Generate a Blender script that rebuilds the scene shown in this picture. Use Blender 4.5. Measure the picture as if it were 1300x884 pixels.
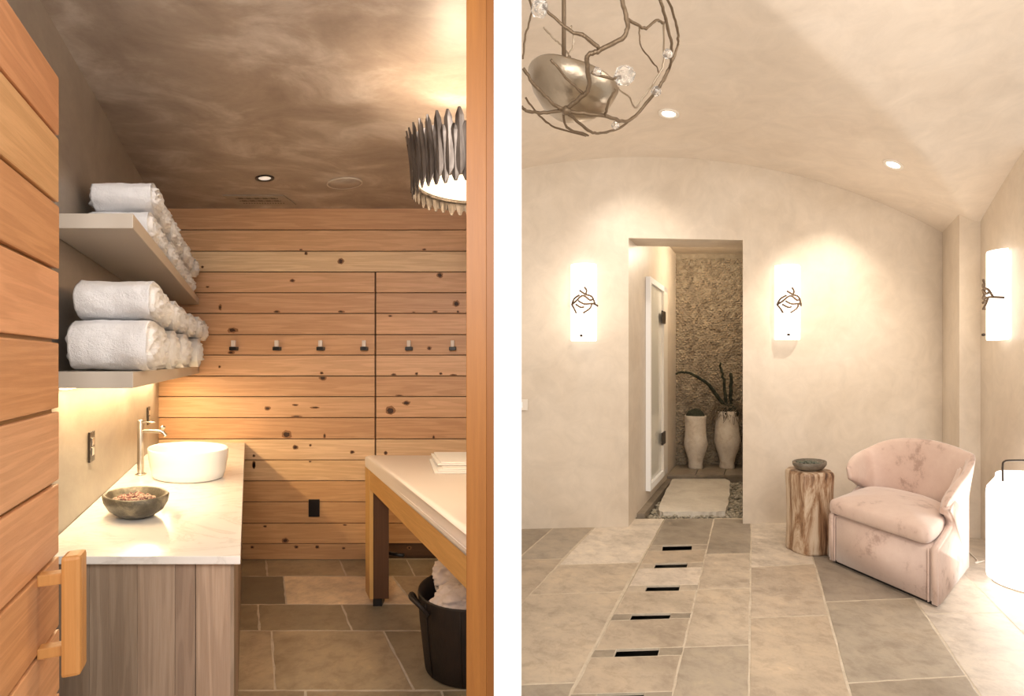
import bpy, bmesh, math, random
from mathutils import Vector, noise
for o in list(bpy.data.objects): bpy.data.objects.remove(o)
S = bpy.context.scene
COL = S.collection
PI = math.pi
# ---------------------------------------------------------------- camera, world, exposure
FP, CX, CY, EYE = 720.0, 635.5, 460.0, 1.5
cam_d = bpy.data.cameras.new('camera'); cam = bpy.data.objects.new('camera', cam_d); COL.objects.link(cam)
cam.location = (0, 0, EYE); cam.rotation_euler = (PI/2, 0, 0)
cam_d.sensor_width = 36; cam_d.lens = FP/1300*36; cam_d.clip_start = .02
cam_d.shift_x = (650-CX)/1300; cam_d.shift_y = (CY-442)/1300
S.camera = cam
W = bpy.data.worlds.new('world'); S.world = W; W.use_nodes = True
bg = W.node_tree.nodes['Background']; bg.inputs[0].default_value = (1, .905, .80, 1); bg.inputs[1].default_value = 0.85
S.view_settings.view_transform = 'Standard'; S.view_settings.look = 'None'; S.view_settings.gamma = 1
S.view_settings.use_curve_mapping = False; S.view_settings.exposure = 0.0

def area(name, loc, target, sx, sy, power, color):
    d = bpy.data.lights.new(name, 'AREA'); d.shape = 'RECTANGLE'; d.size = sx; d.size_y = sy; d.energy = power; d.color = color
    o = bpy.data.objects.new(name, d); COL.objects.link(o); o.location = loc
    o.rotation_euler = (Vector(target)-Vector(loc)).to_track_quat('-Z', 'Y').to_euler(); return o
def point(name, loc, power, color, r=.05):
    d = bpy.data.lights.new(name, 'POINT'); d.energy = power; d.color = color; d.shadow_soft_size = r
    o = bpy.data.objects.new(name, d); COL.objects.link(o); o.location = loc; return o
def spot(name, loc, target, power, color, ang=70, blend=.6, r=.03):
    d = bpy.data.lights.new(name, 'SPOT'); d.energy = power; d.color = color; d.spot_size = math.radians(ang); d.spot_blend = blend; d.shadow_soft_size = r
    o = bpy.data.objects.new(name, d); COL.objects.link(o); o.location = loc
    o.rotation_euler = (Vector(target)-Vector(loc)).to_track_quat('-Z', 'Y').to_euler(); return o
WARM = (1, .72, .42); SOFT = (1, .90, .79)
area('front_fill', (.5, -.6, 2.3), (.3, 3, 1.0), 2.2, 1.2, 62, (1, .93, .86))  # unseen fill added behind the camera to whiten the wall end
area('vault_fill', (2.2, 1.6, 2.9), (2.3, 4.4, 0.4), 1.6, 1.0, 34, SOFT)  # unseen fill panel added to brighten the vaulted room
area('aisle_fill', (-.75, .35, 2.25), (-1.35, 3.2, 1.5), .7, .7, 30, (1, .92, .86))  # added frontal fill for the towels, source out of view

# ---------------------------------------------------------------- helpers
def P(px, py, Y): return Vector(((px-CX)/FP*Y, Y, EYE+(CY-py)/FP*Y))
def G(px, py, z=0.0):
    Y = (EYE-z)*FP/(py-CY); return P(px, py, Y)
def tag(o, label=None, cat=None, group=None, kind=None):
    if label: o['label'] = label
    if cat: o['category'] = cat
    if group: o['group'] = group
    if kind: o['kind'] = kind
    return o
def obj(name, verts, faces, mat=None, parent=None, smooth=False, color=None):
    me = bpy.data.meshes.new(name); me.from_pydata([tuple(v) for v in verts], [], faces); me.update()
    return link(name, me, mat, parent, smooth, color)
def link(name, me, mat=None, parent=None, smooth=False, color=None):
    if mat: me.materials.append(mat)
    if smooth:
        for p in me.polygons: p.use_smooth = True
    o = bpy.data.objects.new(name, me); COL.objects.link(o)
    if parent:
        o.parent = parent; L = Vector(parent.location) if not parent.parent else Vector(parent.location)+Vector(parent.parent.location)
        o.matrix_parent_inverse.identity(); o.location = -L
    if color: o.color = (*color, 1)
    return o
def frombm(name, bm, mat=None, parent=None, smooth=False, color=None):
    bmesh.ops.recalc_face_normals(bm, faces=bm.faces[:])
    me = bpy.data.meshes.new(name); bm.to_mesh(me); bm.free()
    return link(name, me, mat, parent, smooth, color)
def thing(name, loc, label, cat, group=None, kind=None):
    o = bpy.data.objects.new(name, None); COL.objects.link(o); o.location = loc; o.empty_display_size = .1
    return tag(o, label, cat, group, kind)
def bm_prism(bm, poly, z0, z1, bev=0.0):
    n = len(poly)
    b = [bm.verts.new((p[0], p[1], z0)) for p in poly]; t = [bm.verts.new((p[0], p[1], z1)) for p in poly]
    fs = [bm.faces.new(b[::-1]), bm.faces.new(t)]
    for i in range(n): fs.append(bm.faces.new((b[i], b[(i+1) % n], t[(i+1) % n], t[i])))
    if bev:
        es = list({e for f in fs for e in f.edges})
        bmesh.ops.bevel(bm, geom=es, offset=bev, segments=2, affect='EDGES', profile=.6)
def prism(name, poly, z0, z1, mat, parent=None, bev=0.0, color=None, smooth=False):
    bm = bmesh.new(); bm_prism(bm, poly, z0, z1, bev); return frombm(name, bm, mat, parent, smooth, color)
def rect(x0, x1, y0, y1): return [(x0, y0), (x1, y0), (x1, y1), (x0, y1)]
def hexa(name, pts8, mat, parent=None, bev=0.0, color=None):
    bm = bmesh.new(); v = [bm.verts.new(p) for p in pts8]
    for f in ((3,2,1,0), (4,5,6,7), (0,1,5,4), (1,2,6,5), (2,3,7,6), (3,0,4,7)): bm.faces.new([v[i] for i in f])
    if bev: bmesh.ops.bevel(bm, geom=bm.edges[:], offset=bev, segments=2, affect='EDGES', profile=.6)
    return frombm(name, bm, mat, parent, False, color)
def bm_tube(bm, pts, rad, seg=8, cap=True):
    pts = [Vector(p) for p in pts]; n = len(pts)
    rads = rad if isinstance(rad, (list, tuple)) else [rad]*n
    rings = []; up = Vector((0.13, .21, 1)).normalized()
    for i, p in enumerate(pts):
        d = (pts[min(i+1, n-1)]-pts[max(i-1, 0)])
        d = d.normalized() if d.length > 1e-9 else Vector((0, 0, 1))
        a = d.cross(up)
        if a.length < .05: a = d.cross(Vector((1, 0, 0)))
        a.normalize(); b = d.cross(a)
        rings.append([bm.verts.new(p+(a*math.cos(t)+b*math.sin(t))*rads[i]) for t in [2*PI*k/seg for k in range(seg)]])
    for i in range(n-1):
        for k in range(seg): bm.faces.new((rings[i][k], rings[i][(k+1) % seg], rings[i+1][(k+1) % seg], rings[i+1][k]))
    if cap: bm.faces.new(rings[0][::-1]); bm.faces.new(rings[-1])
def tube(name, pts, rad, mat, parent=None, seg=8):
    bm = bmesh.new(); bm_tube(bm, pts, rad, seg); return frombm(name, bm, mat, parent, True)
def bm_lathe(bm, prof, c, seg=40, rf=None):
    rings = []
    for r, z in prof:
        if r < 1e-6: rings.append([bm.verts.new((c[0], c[1], c[2]+z))]); continue
        ring = []
        for k in range(seg):
            t = 2*PI*k/seg; m = rf(t, z) if rf else (1, 1)
            ring.append(bm.verts.new((c[0]+r*math.cos(t)*m[0], c[1]+r*math.sin(t)*m[1], c[2]+z)))
        rings.append(ring)
    for a, b in zip(rings, rings[1:]):
        if len(a) == 1 and len(b) == 1: continue
        if len(a) == 1:
            for k in range(seg): bm.faces.new((a[0], b[k], b[(k+1) % seg]))
        elif len(b) == 1:
            for k in range(seg): bm.faces.new((a[k], a[(k+1) % seg], b[0]))
        else:
            for k in range(seg): bm.faces.new((a[k], a[(k+1) % seg], b[(k+1) % seg], b[k]))
def lathe(name, prof, c, mat, parent=None, seg=40, rf=None, smooth=True, oval=0):
    bm = bmesh.new(); bm_lathe(bm, prof, c, seg, rf)
    if oval:
        for v_ in bm.verts: v_.co.x += oval*(v_.co.y-c[1])
    return frombm(name, bm, mat, parent, smooth)
def smoothline(pts, n=6):
    pts = [Vector(p) for p in pts]; out = []
    for i in range(len(pts)-1):
        p0 = pts[max(i-1, 0)]; p1 = pts[i]; p2 = pts[i+1]; p3 = pts[min(i+2, len(pts)-1)]
        for k in range(n):
            t = k/n
            out.append(.5*((2*p1)+(-p0+p2)*t+(2*p0-5*p1+4*p2-p3)*t*t+(-p0+3*p1-3*p2+p3)*t**3))
    out.append(pts[-1]); return out

# ---------------------------------------------------------------- materials
def mat(name, color=(.8, .8, .8), rough=.5, metal=0, **kw):
    m = bpy.data.materials.new(name); m.use_nodes = True
    b = m.node_tree.nodes['Principled BSDF']
    b.inputs['Base Color'].default_value = (*color, 1); b.inputs['Roughness'].default_value = rough; b.inputs['Metallic'].default_value = metal
    for k, v in kw.items(): b.inputs[k.replace('_', ' ')].default_value = v
    return m
def N(m, t, **kw):
    n = m.node_tree.nodes.new(t)
    for k, v in kw.items():
        if k in n.inputs: n.inputs[k].default_value = v
        else: setattr(n, k, v)
    return n
def L(m, a, b): m.node_tree.links.new(a, b)
def coords(m, scale, rnd=False):
    tc = N(m, 'ShaderNodeTexCoord'); mp = N(m, 'ShaderNodeMapping'); mp.inputs['Scale'].default_value = scale
    if rnd:
        oi = N(m, 'ShaderNodeObjectInfo'); ml = N(m, 'ShaderNodeMath', operation='MULTIPLY'); ml.inputs[1].default_value = 37.0
        L(m, oi.outputs['Random'], ml.inputs[0]); L(m, ml.outputs[0], mp.inputs['Location'])
    L(m, tc.outputs['Object'], mp.inputs['Vector']); return mp.outputs[0]
def ramp(m, src, stops):
    r = N(m, 'ShaderNodeValToRGB'); e = r.color_ramp.elements
    while len(e) < len(stops): e.new(.5)
    for el, (p, c) in zip(e, stops): el.position = p; el.color = (*c, 1)
    L(m, src, r.inputs[0]); return r.outputs[0]
def noise_n(m, vec, scale, detail=5, rough=.6, dist=0.0):
    n = N(m, 'ShaderNodeTexNoise'); n.inputs['Scale'].default_value = scale; n.inputs['Detail'].default_value = detail
    n.inputs['Roughness'].default_value = rough; n.inputs['Distortion'].default_value = dist
    L(m, vec, n.inputs['Vector']); return n.outputs['Fac']
def bump(m, h, strength, dist=.01):
    b = N(m, 'ShaderNodeBump'); b.inputs['Strength'].default_value = strength; b.inputs['Distance'].default_value = dist
    L(m, h, b.inputs['Height']); L(m, b.outputs[0], m.node_tree.nodes['Principled BSDF'].inputs['Normal'])
def base(m): return m.node_tree.nodes['Principled BSDF'].inputs['Base Color']
def mul(m, a, b, fac=1.0, typ='MULTIPLY'):
    x = N(m, 'ShaderNodeMix', data_type='RGBA', blend_type=typ); x.inputs[0].default_value = fac
    L(m, a, x.inputs[6]); L(m, b, x.inputs[7]); return x.outputs[2]
def plaster(name, c0, c1, c2, rough=.5, scale=1.6, stretch=(1, 1, 1), bs=.15):
    m = mat(name, c1, rough); v = coords(m, stretch)
    n = noise_n(m, v, scale, 8, .62, .6); c = ramp(m, n, [(.3, c0), (.5, c1), (.7, c2)])
    n2 = noise_n(m, v, scale*5, 6, .7, 1.0); d = ramp(m, n2, [(.3, (.9, .9, .9)), (.7, (1.04, 1.04, 1.04))])
    L(m, mul(m, c, d), base(m)); bump(m, n2, bs, .006); return m
def wood(name, scale, rough=.5, contrast=.35, dark=(.55, .42, .3), bs=.2):
    m = mat(name, (.6, .35, .2), rough); v = coords(m, scale, True)
    n = noise_n(m, v, .9, 2, .5, .25)
    w = N(m, 'ShaderNodeMath', operation='SINE'); mm = N(m, 'ShaderNodeMath', operation='MULTIPLY'); mm.inputs[1].default_value = 38
    L(m, n, mm.inputs[0]); L(m, mm.outputs[0], w.inputs[0])
    n2 = noise_n(m, v, 7, 8, .7, .2)
    c1 = ramp(m, w.outputs[0], [(0, tuple(1-contrast*(1-d) for d in dark)), (.6, (1, 1, 1))])
    c2 = ramp(m, n2, [(.3, (.90, .87, .82)), (.62, (1.04, 1.04, 1.04))])
    oi = N(m, 'ShaderNodeObjectInfo')
    L(m, mul(m, mul(m, oi.outputs['Color'], c1), c2), base(m)); bump(m, n2, bs, .003); return m
def stone(name):
    m = mat(name, (.5, .4, .3), .42); v = coords(m, (1, 1, 1), True)
    a = noise_n(m, v, 2.6, 9, .68, .2); b = noise_n(m, v, 11, 9, .74, .35)
    c1 = ramp(m, a, [(.32, (.74, .73, .72)), (.5, (1, 1, 1)), (.68, (1.16, 1.14, 1.1))])
    c2 = ramp(m, b, [(.38, (.8, .78, .76)), (.52, (1, 1, 1)), (.62, (1.05, 1.05, 1.03)), (.72, (1.3, 1.28, 1.22))])
    oi = N(m, 'ShaderNodeObjectInfo'); L(m, mul(m, mul(m, oi.outputs['Color'], c1), c2), base(m))
    rr = ramp(m, b, [(.3, (.34,)*3), (.7, (.55,)*3)]); L(m, rr, m.node_tree.nodes['Principled BSDF'].inputs['Roughness'])
    bump(m, b, .25, .004); return m
def emit(name, color, s, base_c=(.9, .88, .85)):
    m = mat(name, base_c, .5); b = m.node_tree.nodes['Principled BSDF']
    b.inputs['Emission Color'].default_value = (*color, 1); b.inputs['Emission Strength'].default_value = s; return m

M_greyplaster = plaster('grey_brown_plaster', (.22, .18, .15), (.29, .245, .20), (.39, .34, .29), .38, 1.3, (1, 1, 1.6), .12)
M_ceilplaster = plaster('brown_ceiling_plaster', (.25, .20, .165), (.36, .30, .25), (.58, .53, .48), .4, 2.6, (1, 1.25, 1), .12)
M_cream = plaster('cream_venetian_plaster', (.61, .515, .41), (.69, .60, .495), (.75, .665, .565), .42, .9, (1, 1, 1), .05)
M_vault = plaster('cream_vault_plaster', (.70, .60, .50), (.77, .675, .575), (.81, .725, .635), .45, .8, (1, 1, 1), .05)
M_white = mat('white_paint', (.93, .93, .93), .6)
M_plank = wood('pine_plank', (.8, .8, 17), .45, .22)
M_post = wood('jamb_wood', (12, 12, .5), .45, .14)
M_barn = wood('weathered_board', (17, 17, .7), .7, .3, (.5, .45, .42), .5)
M_tablewood = wood('table_wood', (1, 1, 17), .45, .15)
M_knot = mat('knot', (.05, .02, .01), .6)
M_knotr = mat('knot_ring', (.30, .14, .06), .6)
M_dark = mat('black_plastic', (.012, .01, .01), .4)
M_joint = mat('dark_joint', (.10, .055, .028), .8)
M_stone = stone('limestone_tile')
M_grout = plaster('grout', (.50, .42, .32), (.58, .50, .39), (.66, .58, .47), .8, 12)
M_slot = mat('dark_channel', (.012, .01, .009), .5)
M_shelf = mat('putty_paint', (.56, .50, .43), .45)
M_towel = mat('terry_cloth', (.93, .92, .93), .95, Sheen_Weight=.3)
v = coords(M_towel, (1, 1, 1)); h = noise_n(M_towel, v, 120, 4, .75); bump(M_towel, h, .8, .01)
M_marble = mat('white_marble', (.8, .78, .75), .16)
v = coords(M_marble, (1, 1.4, 1)); n = noise_n(M_marble, v, 2.2, 9, .62, 1.8)
L(M_marble, ramp(M_marble, n, [(.36, (.83, .81, .78)), (.49, (.80, .78, .75)), (.515, (.70, .68, .65)), (.54, (.81, .79, .76)), (.7, (.84, .82, .79))]), base(M_marble))
M_ceramic = mat('white_ceramic', (.88, .87, .85), .12)
M_steel = mat('brushed_steel', (.62, .58, .53), .28, 1)
M_peg = mat('pale_glass_peg', (.78, .70, .64), .1)
M_bronze = mat('dark_bronze', (.06, .045, .035), .4, .8)
M_bowl = plaster('mottled_dark_stone', (.045, .038, .026), (.10, .085, .06), (.30, .26, .18), .4, 14, (1, 1, 1), .4)
M_potp = mat('potpourri', (.28, .14, .10), .8)
v = coords(M_potp, (1, 1, 1)); L(M_potp, ramp(M_potp, noise_n(M_potp, v, 60, 2), [(.4, (.16, .05, .05)), (.5, (.55, .42, .30)), (.6, (.25, .10, .08))]), base(M_potp))
M_cush = mat('cream_vinyl', (.88, .78, .70), .5)
M_linen = mat('cream_linen', (.86, .82, .77), .9, Sheen_Weight=.2)
M_laundry = mat('blush_towel', (.66, .54, .48), .95); bump(M_laundry, noise_n(M_laundry, coords(M_laundry, (1, 1, 1)), 120, 3, .7), .5, .005)
M_leather = plaster('dark_brown_leather', (.007, .0035, .0025), (.012, .006, .004), (.02, .010, .006), .6, 18, (1, 1, .3), .4)
M_blade = mat('aged_silver_blade', (.16, .135, .115), .42, .75)
v = coords(M_blade, (30, 30, 4)); L(M_blade, ramp(M_blade, noise_n(M_blade, v, 1, 5), [(.35, (.08, .065, .055)), (.65, (.30, .26, .23))]), base(M_blade))
M_diff = emit('lamp_diffuser', (1, .80, .56), 1.15)
M_led = emit('led_strip', (1, .76, .45), 6)
M_sconce = emit('frosted_glass_lit', (1, .92, .82), 1.9)
M_lantern = emit('lantern_glow', (1, .97, .93), 3.2)
M_bulb = emit('downlight_lens', (1, .92, .8), 6)
M_bulbdim = emit('downlight_dim', (1, .92, .8), .5)
M_trimw = mat('white_trim', (.8, .74, .66), .4)
M_branch = mat('pewter_branch', (.20, .145, .095), .38, .75)
M_twig = mat('bronze_twig', (.09, .055, .03), .7)
bump(M_branch, noise_n(M_branch, coords(M_branch, (1, 1, 1)), 140, 3, .6), .8, .004)
M_silver = mat('silver_leaf', (.42, .35, .27), .3, .95)
bump(M_silver, noise_n(M_silver, coords(M_silver, (1, 1, 1)), 22, 4, .6), .25, .01)
M_crystal = mat('crystal', (.95, .92, .88), .05, Transmission_Weight=.85, IOR=1.5)
M_glass = mat('door_glass', (.93, .93, .86), .12, Transmission_Weight=.15, IOR=1.45)
M_velvet = mat('blush_velvet', (.68, .52, .45), .8, Sheen_Weight=.5, Sheen_Roughness=.4)
v = coords(M_velvet, (1, 1, 1)); a = noise_n(M_velvet, v, 4.2, 8, .72, .15)
L(M_velvet, ramp(M_velvet, a, [(.36, (.47, .33, .275)), (.44, (.66, .50, .43)), (.6, (.70, .545, .47)), (.75, (.76, .62, .54))]), base(M_velvet)); bump(M_velvet, noise_n(M_velvet, v, 90, 3), .15, .003)
M_stump = mat('petrified_wood', (.4, .3, .2), .45)
v = coords(M_stump, (9, 9, 1.3)); a = noise_n(M_stump, v, 1.2, 8, .7, .8)
L(M_stump, ramp(M_stump, a, [(.38, (.09, .04, .02)), (.47, (.30, .17, .09)), (.56, (.55, .42, .30)), (.68, (.66, .56, .44))]), base(M_stump)); bump(M_stump, a, .6, .012)
M_dish = plaster('grey_green_stone', (.09, .075, .055), (.15, .125, .095), (.22, .19, .15), .45, 18)
M_seaglass = mat('green_glass_bits', (.10, .11, .08), .12)
M_pebwall = plaster('chipped_stone', (.25, .195, .135), (.36, .29, .205), (.48, .40, .29), .7, 7)
M_gravel = plaster('gravel', (.16, .14, .10), (.36, .32, .24), (.62, .56, .46), .7, 22)
M_slab = plaster('pale_limestone', (.58, .52, .44), (.68, .62, .53), (.74, .69, .60), .6, 4, (1, 1, 1), .4)
M_dtile = plaster('taupe_stone', (.20, .16, .12), (.27, .22, .165), (.33, .27, .20), .5, 5)
M_pot = plaster('chalky_pottery', (.55, .46, .36), (.70, .62, .52), (.76, .69, .60), .7, 9, (1, 1, 1), .3)
M_moss = plaster('dark_moss', (.015, .02, .01), (.03, .035, .02), (.06, .06, .035), .9, 40, (1, 1, 1), .9)
M_hair = plaster('dry_moss', (.12, .09, .06), (.20, .15, .10), (.30, .24, .17), .9, 40, (1, 1, 1), .9)

# ---------------------------------------------------------------- structure : left room
YB = 4.30                                   # plank wall
def wl(Y): return -1.480-.449*(Y-1.8235)    # left wall plan line
EYEZ = EYE
HL = 2.665
PXL, PXR = -.0189, .0589                    # partition faces
random.seed(4)
w = prism('wall_left', [(wl(.55), .55), (wl(YB+.1), YB+.1), (wl(YB+.1)-.12, YB+.1), (wl(.55)-.12, .55)], 0, HL+.05, M_greyplaster)
tag(w, 'grey brown polished plaster wall behind the towel shelves', kind='structure')
# same plaster over the worktop, paler there only from the light strip
cl = prism('ceiling', [(wl(.55)-.12, .55), (PXL, .55), (PXL, YB+.1), (wl(YB+.1)-.12, YB+.1)], HL, HL+.06, M_ceilplaster)
tag(cl, 'mottled brown plaster ceiling above the plank wall', kind='structure')
part = prism('wall_partition', rect(PXL, PXR, 1.6, 5.2), -.06, 3.45, M_white)
tag(part, 'white wall end standing between the two rooms', kind='structure')
# jamb of the left room
jb = thing('door_1', (-.06, 1.65, 0), 'amber wooden door jamb beside the white wall end', None, kind='structure'); del_cat = None
prism('jamb', rect(-.0967, -.0400, 1.60, 1.72), -.02, 2.66, M_post, jb, .002, (.27, .105, .018))
prism('jamb_stop', rect(-.0400, PXL, 1.602, 1.70), -.02, 2.66, M_post, jb, .001, (.215, .077, .011))
# back plank wall
bw = prism('wall_back', rect(wl(YB)-.1, PXL, YB+.035, YB+.12), 0, HL+.02, M_joint)
tag(bw, 'wall of horizontal knotty pine planks', kind='structure')
YS = [265, 292, 319, 345.3, 371.8, 398, 425, 451, 477.7, 503.8, 530.4, 557.7, 584.3, 610.8, 637.4, 664.6, 690.5, 711]
tones = [tuple(min(.92, q*m_) for q, m_ in zip(t_, (1.07, 1.13, 1.20))) for t_ in [(.60,.33,.17), (.66,.38,.20), (.80,.55,.32), (.62,.36,.20), (.60,.34,.19), (.63,.36,.20), (.60,.34,.185), (.68,.41,.24), (.60,.34,.185), (.65,.38,.21), (.58,.32,.165), (.76,.50,.29), (.74,.47,.25), (.60,.33,.15), (.62,.34,.155), (.60,.33,.15), (.55,.30,.14)]]
def zb(py, Y=YB): return EYE+(CY-py)/FP*Y
XS = (476.5-CX)/FP*YB
PL = []
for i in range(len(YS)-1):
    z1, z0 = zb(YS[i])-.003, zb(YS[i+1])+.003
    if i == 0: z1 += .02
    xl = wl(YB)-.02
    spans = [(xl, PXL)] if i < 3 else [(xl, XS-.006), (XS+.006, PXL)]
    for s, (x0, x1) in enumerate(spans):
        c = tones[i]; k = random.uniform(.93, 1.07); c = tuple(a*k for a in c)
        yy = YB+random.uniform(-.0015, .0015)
        if i == 16 and s == 1: z0 += .02; yy = YB+.02; c = (.12, .06, .03)  # shadow under the concealed door put into this plank's dark colour
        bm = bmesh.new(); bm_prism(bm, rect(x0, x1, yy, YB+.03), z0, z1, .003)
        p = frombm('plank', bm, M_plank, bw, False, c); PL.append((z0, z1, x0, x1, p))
# knots as small inlaid discs
kn4 = [(365,48,5,3),(383,60,5,6),(505,88,9,10),(797,48,6,4),(20,108,4,4),(335,156,8,5),(852,137,9,9),(82,250,5,10),(280,265,9,4),(505,265,10,4),(910,237,11,10),(915,265,4,4),(835,266,8,4),(760,268,5,3),(678,280,6,3),(125,330,16,8),(815,393,7,6),(120,408,10,5),(438,480,6,4),(442,497,12,9),(690,486,8,4),(770,482,5,4),(855,482,5,4),(900,487,10,3),(735,585,12,7),(678,612,15,13),(248,604,10,6),(415,601,14,3),(345,592,10,3),(350,632,16,3),(315,696,15,12),(448,700,4,8),(830,705,4,6),(398,733,4,4),(345,740,8,7),(545,757,7,5),(662,760,6,6),(200,770,4,4),(397,790,4,3),(200,800,5,12),(710,560,12,4),(38,178,5,3),(80,458,4,4)]
kns = [(250+a/2.7615, 300+b/2.7615, c/2.7615, d/2.7615) for a, b, c, d in kn4]
kns += [(290+a/2.569, 540+b/2.569, c, d) for a, b, c, d in [(186,376,3.6,3),(78,398,2,1.6),(222,397,2.4,1.8),(290,397,2.4,1.8),(376,401,2.2,1.4),(590,400,2.4,1.8),(120,330,2,1.2),(236,320,2.5,1),(380,325,2,1),(84,130,1.6,3.4)]]
for kx, ky, rx, rz in kns:
    c = P(kx, ky, YB); best = None
    for z0, z1, x0, x1, p in PL:
        if z0 <= c.z <= z1 and x0 <= c.x <= x1: best = (z0, z1, p)
    if not best: continue
    z0, z1, p = best; n = 14; sx, sz = rx/FP*YB, rz/FP*YB
    for nm, f, dy, m_ in (('knot_ring', 1.25, .0026, M_knotr), ('knot', .72, .0034, M_knot)):
        vs = [(c.x, YB-dy, c.z)]
        for k in range(n):
            t = 2*PI*k/n; r = f*random.uniform(.8, 1.15)
            vs.append((c.x+sx*r*math.cos(t), YB-dy, min(z1-.003, max(z0+.003, c.z+sz*r*math.sin(t)))))
        obj(nm, vs, [(0, 1+(k+1) % n, 1+k) for k in range(n)], m_, p)

# ---------------------------------------------------------------- structure : right room
KR = .444
def VA(xp): return 3.38-(5.68-math.sqrt(max(.01, 5.68**2-(xp+.81)**2)))
def VB(Y): return 3.38-(6.7-math.sqrt(6.7**2-(Y-1.9)**2))
def VZ(X, Y): return max(VA(X-KR*Y), VB(Y))
def yb(X): return 5.079+.08*X
nx, ny = 130, 130; vs = []; fs = []
for j in range(ny+1):
    Y = .55+(5.62-.55)*j/ny
    for i in range(nx+1):
        X = PXR-.0+(4.75-PXR)*i/nx; vs.append((X, Y, VZ(X, Y)))
for j in range(ny):
    for i in range(nx): a = j*(nx+1)+i; fs.append((a, a+nx+1, a+nx+2, a+1))
tag(obj('ceiling', vs, fs, M_vault, None, True), 'cream plaster groin vault ceiling', kind='structure')
def seg_wall(name, label, a, b, th, z0, z1, m):
    d = Vector((b[0]-a[0], b[1]-a[1])).normalized(); nrm = Vector((-d.y, d.x))*th
    return tag(prism(name, [a, b, (b[0]+nrm.x, b[1]+nrm.y), (a[0]+nrm.x, a[1]+nrm.y)], z0, z1, m), label, kind='structure')
DL = (1.167, yb(1.167)); DR = (2.246, yb(2.246)); KC = .47; TH = .36
def poly_wall(name, label, poly, z0, z1, m): return tag(prism(name, poly, z0, z1, m), label, kind='structure')
YC = 7.86
dlb = (DL[0]+KC*TH, DL[1]+TH); drb = (DR[0]+KC*TH, DR[1]+TH)
poly_wall('wall_back', 'cream plaster wall left of the tall doorway', [(PXR, yb(PXR)), DL, dlb, (PXR, yb(PXR)+TH)], 0, 3.5, M_cream)
CN = (4.217, 5.416)
poly_wall('wall_back', 'cream plaster wall behind the blush armchair', [DR, CN, (CN[0]+.3, CN[1]+TH), drb], 0, 3.5, M_cream)
poly_wall('wall_back', 'plaster lintel over the tall doorway', [DL, DR, drb, dlb], 2.633, 3.5, M_cream)
poly_wall('wall_right', 'narrow plaster pilaster in the corner by the armchair', [(3.915, 4.84), (4.097, 4.84), (4.6, 5.7), CN], 0, 3.2, M_cream)
poly_wall('wall_right', 'cream plaster wall behind the glowing lantern', [(3.720, 3.99), (4.3, 3.99), (4.75, 5.4), (4.097, 4.84)], 0, 3.35, M_cream)
# corridor behind the doorway
cbl = (DL[0]+KC*(YC-DL[1]), YC); cbr = (DR[0]+KC*(YC-DR[1]), YC)
poly_wall('wall_left', 'plaster side wall of the passage with the glass door', [dlb, cbl, (cbl[0]-.15, YC), (dlb[0]-.15, dlb[1])], -.05, 3.05, M_cream)
poly_wall('wall_right', 'plaster side wall of the passage beyond the doorway', [drb, (drb[0]+.15, drb[1]), (cbr[0]+.15, YC), cbr], -.05, 3.05, M_cream)
poly_wall('ceiling', 'flat ceiling of the passage', [(dlb[0]-.1, dlb[1]), (drb[0]+.1, drb[1]), (cbr[0]+.1, YC+.1), (cbl[0]-.1, YC+.1)], 3.0, 3.06, M_cream)
pb = poly_wall('wall_back', 'chipped stone mosaic wall at the end of the passage', [(cbl[0]-.1, YC), (cbr[0]+.1, YC), (cbr[0]+.1, YC+.1), (cbl[0]-.1, YC+.1)], -.05, 3.05, M_pebwall)
bm = bmesh.new(); random.seed(9)
cw, chh = .044, .030; X0 = cbl[0]; nxx = int((cbr[0]-X0)/cw)+1
for j in range(int(2.86/chh)):
    for i in range(nxx):
        x = X0+(i+(j % 2)*.5)*cw+random.uniform(-.012, .012); z = .10+j*chh+random.uniform(-.009, .009)
        d = random.uniform(.008, .04); w2 = cw*random.uniform(.4, .62); h2 = chh*random.uniform(.42, .66)
        b_ = [bm.verts.new((x+sx*w2, YC-.001, z+sz*h2)) for sx, sz in ((-1,-1), (1,-1), (1,1), (-1,1))]
        t_ = bm.verts.new((x+random.uniform(-.5, .5)*w2, YC-d, z+random.uniform(-.5, .5)*h2))
        for k in range(4): bm.faces.new((b_[k], b_[(k+1) % 4], t_))
tag(frombm('stone_chips', bm, M_pebwall, pb), kind='stuff')

# ---------------------------------------------------------------- floor : grout bed, tiles
fl = thing('floor', (0, 3, 0), 'limestone paved floor with pale rough joints', None, kind='structure')
def poly_px(pts): return [tuple(G(a, b)[:2]) for a, b in pts]
def edge_jit(poly, gap=.004, jit=.0022, n=9):
    cx = sum(p[0] for p in poly)/len(poly); cy = sum(p[1] for p in poly)/len(poly); out = []
    m = len(poly)
    ar = sum(poly[i][0]*poly[(i+1) % m][1]-poly[(i+1) % m][0]*poly[i][1] for i in range(m))
    s = 1 if ar > 0 else -1; ins = []
    for i in range(m):
        p0 = Vector(poly[i-1]); p1 = Vector(poly[i]); p2 = Vector(poly[(i+1) % m])
        d1 = (p1-p0).normalized(); d2 = (p2-p1).normalized(); n1 = Vector((-d1.y, d1.x))*s; n2 = Vector((-d2.y, d2.x))*s
        b = (n1+n2); k = gap/max(.3, (1+n1.dot(n2))); ins.append(p1+b*k)
    for i in range(m):
        a = ins[i]; b = ins[(i+1) % m]; ln = (b-a).length; k = max(2, min(n, int(ln/.045)))
        nn = Vector((-(b-a).y, (b-a).x)).normalized()
        for q in range(k):
            p = a.lerp(b, q/k)
            if q: p = p+nn*random.uniform(-jit, jit)
            out.append(tuple(p))
    return out
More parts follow.
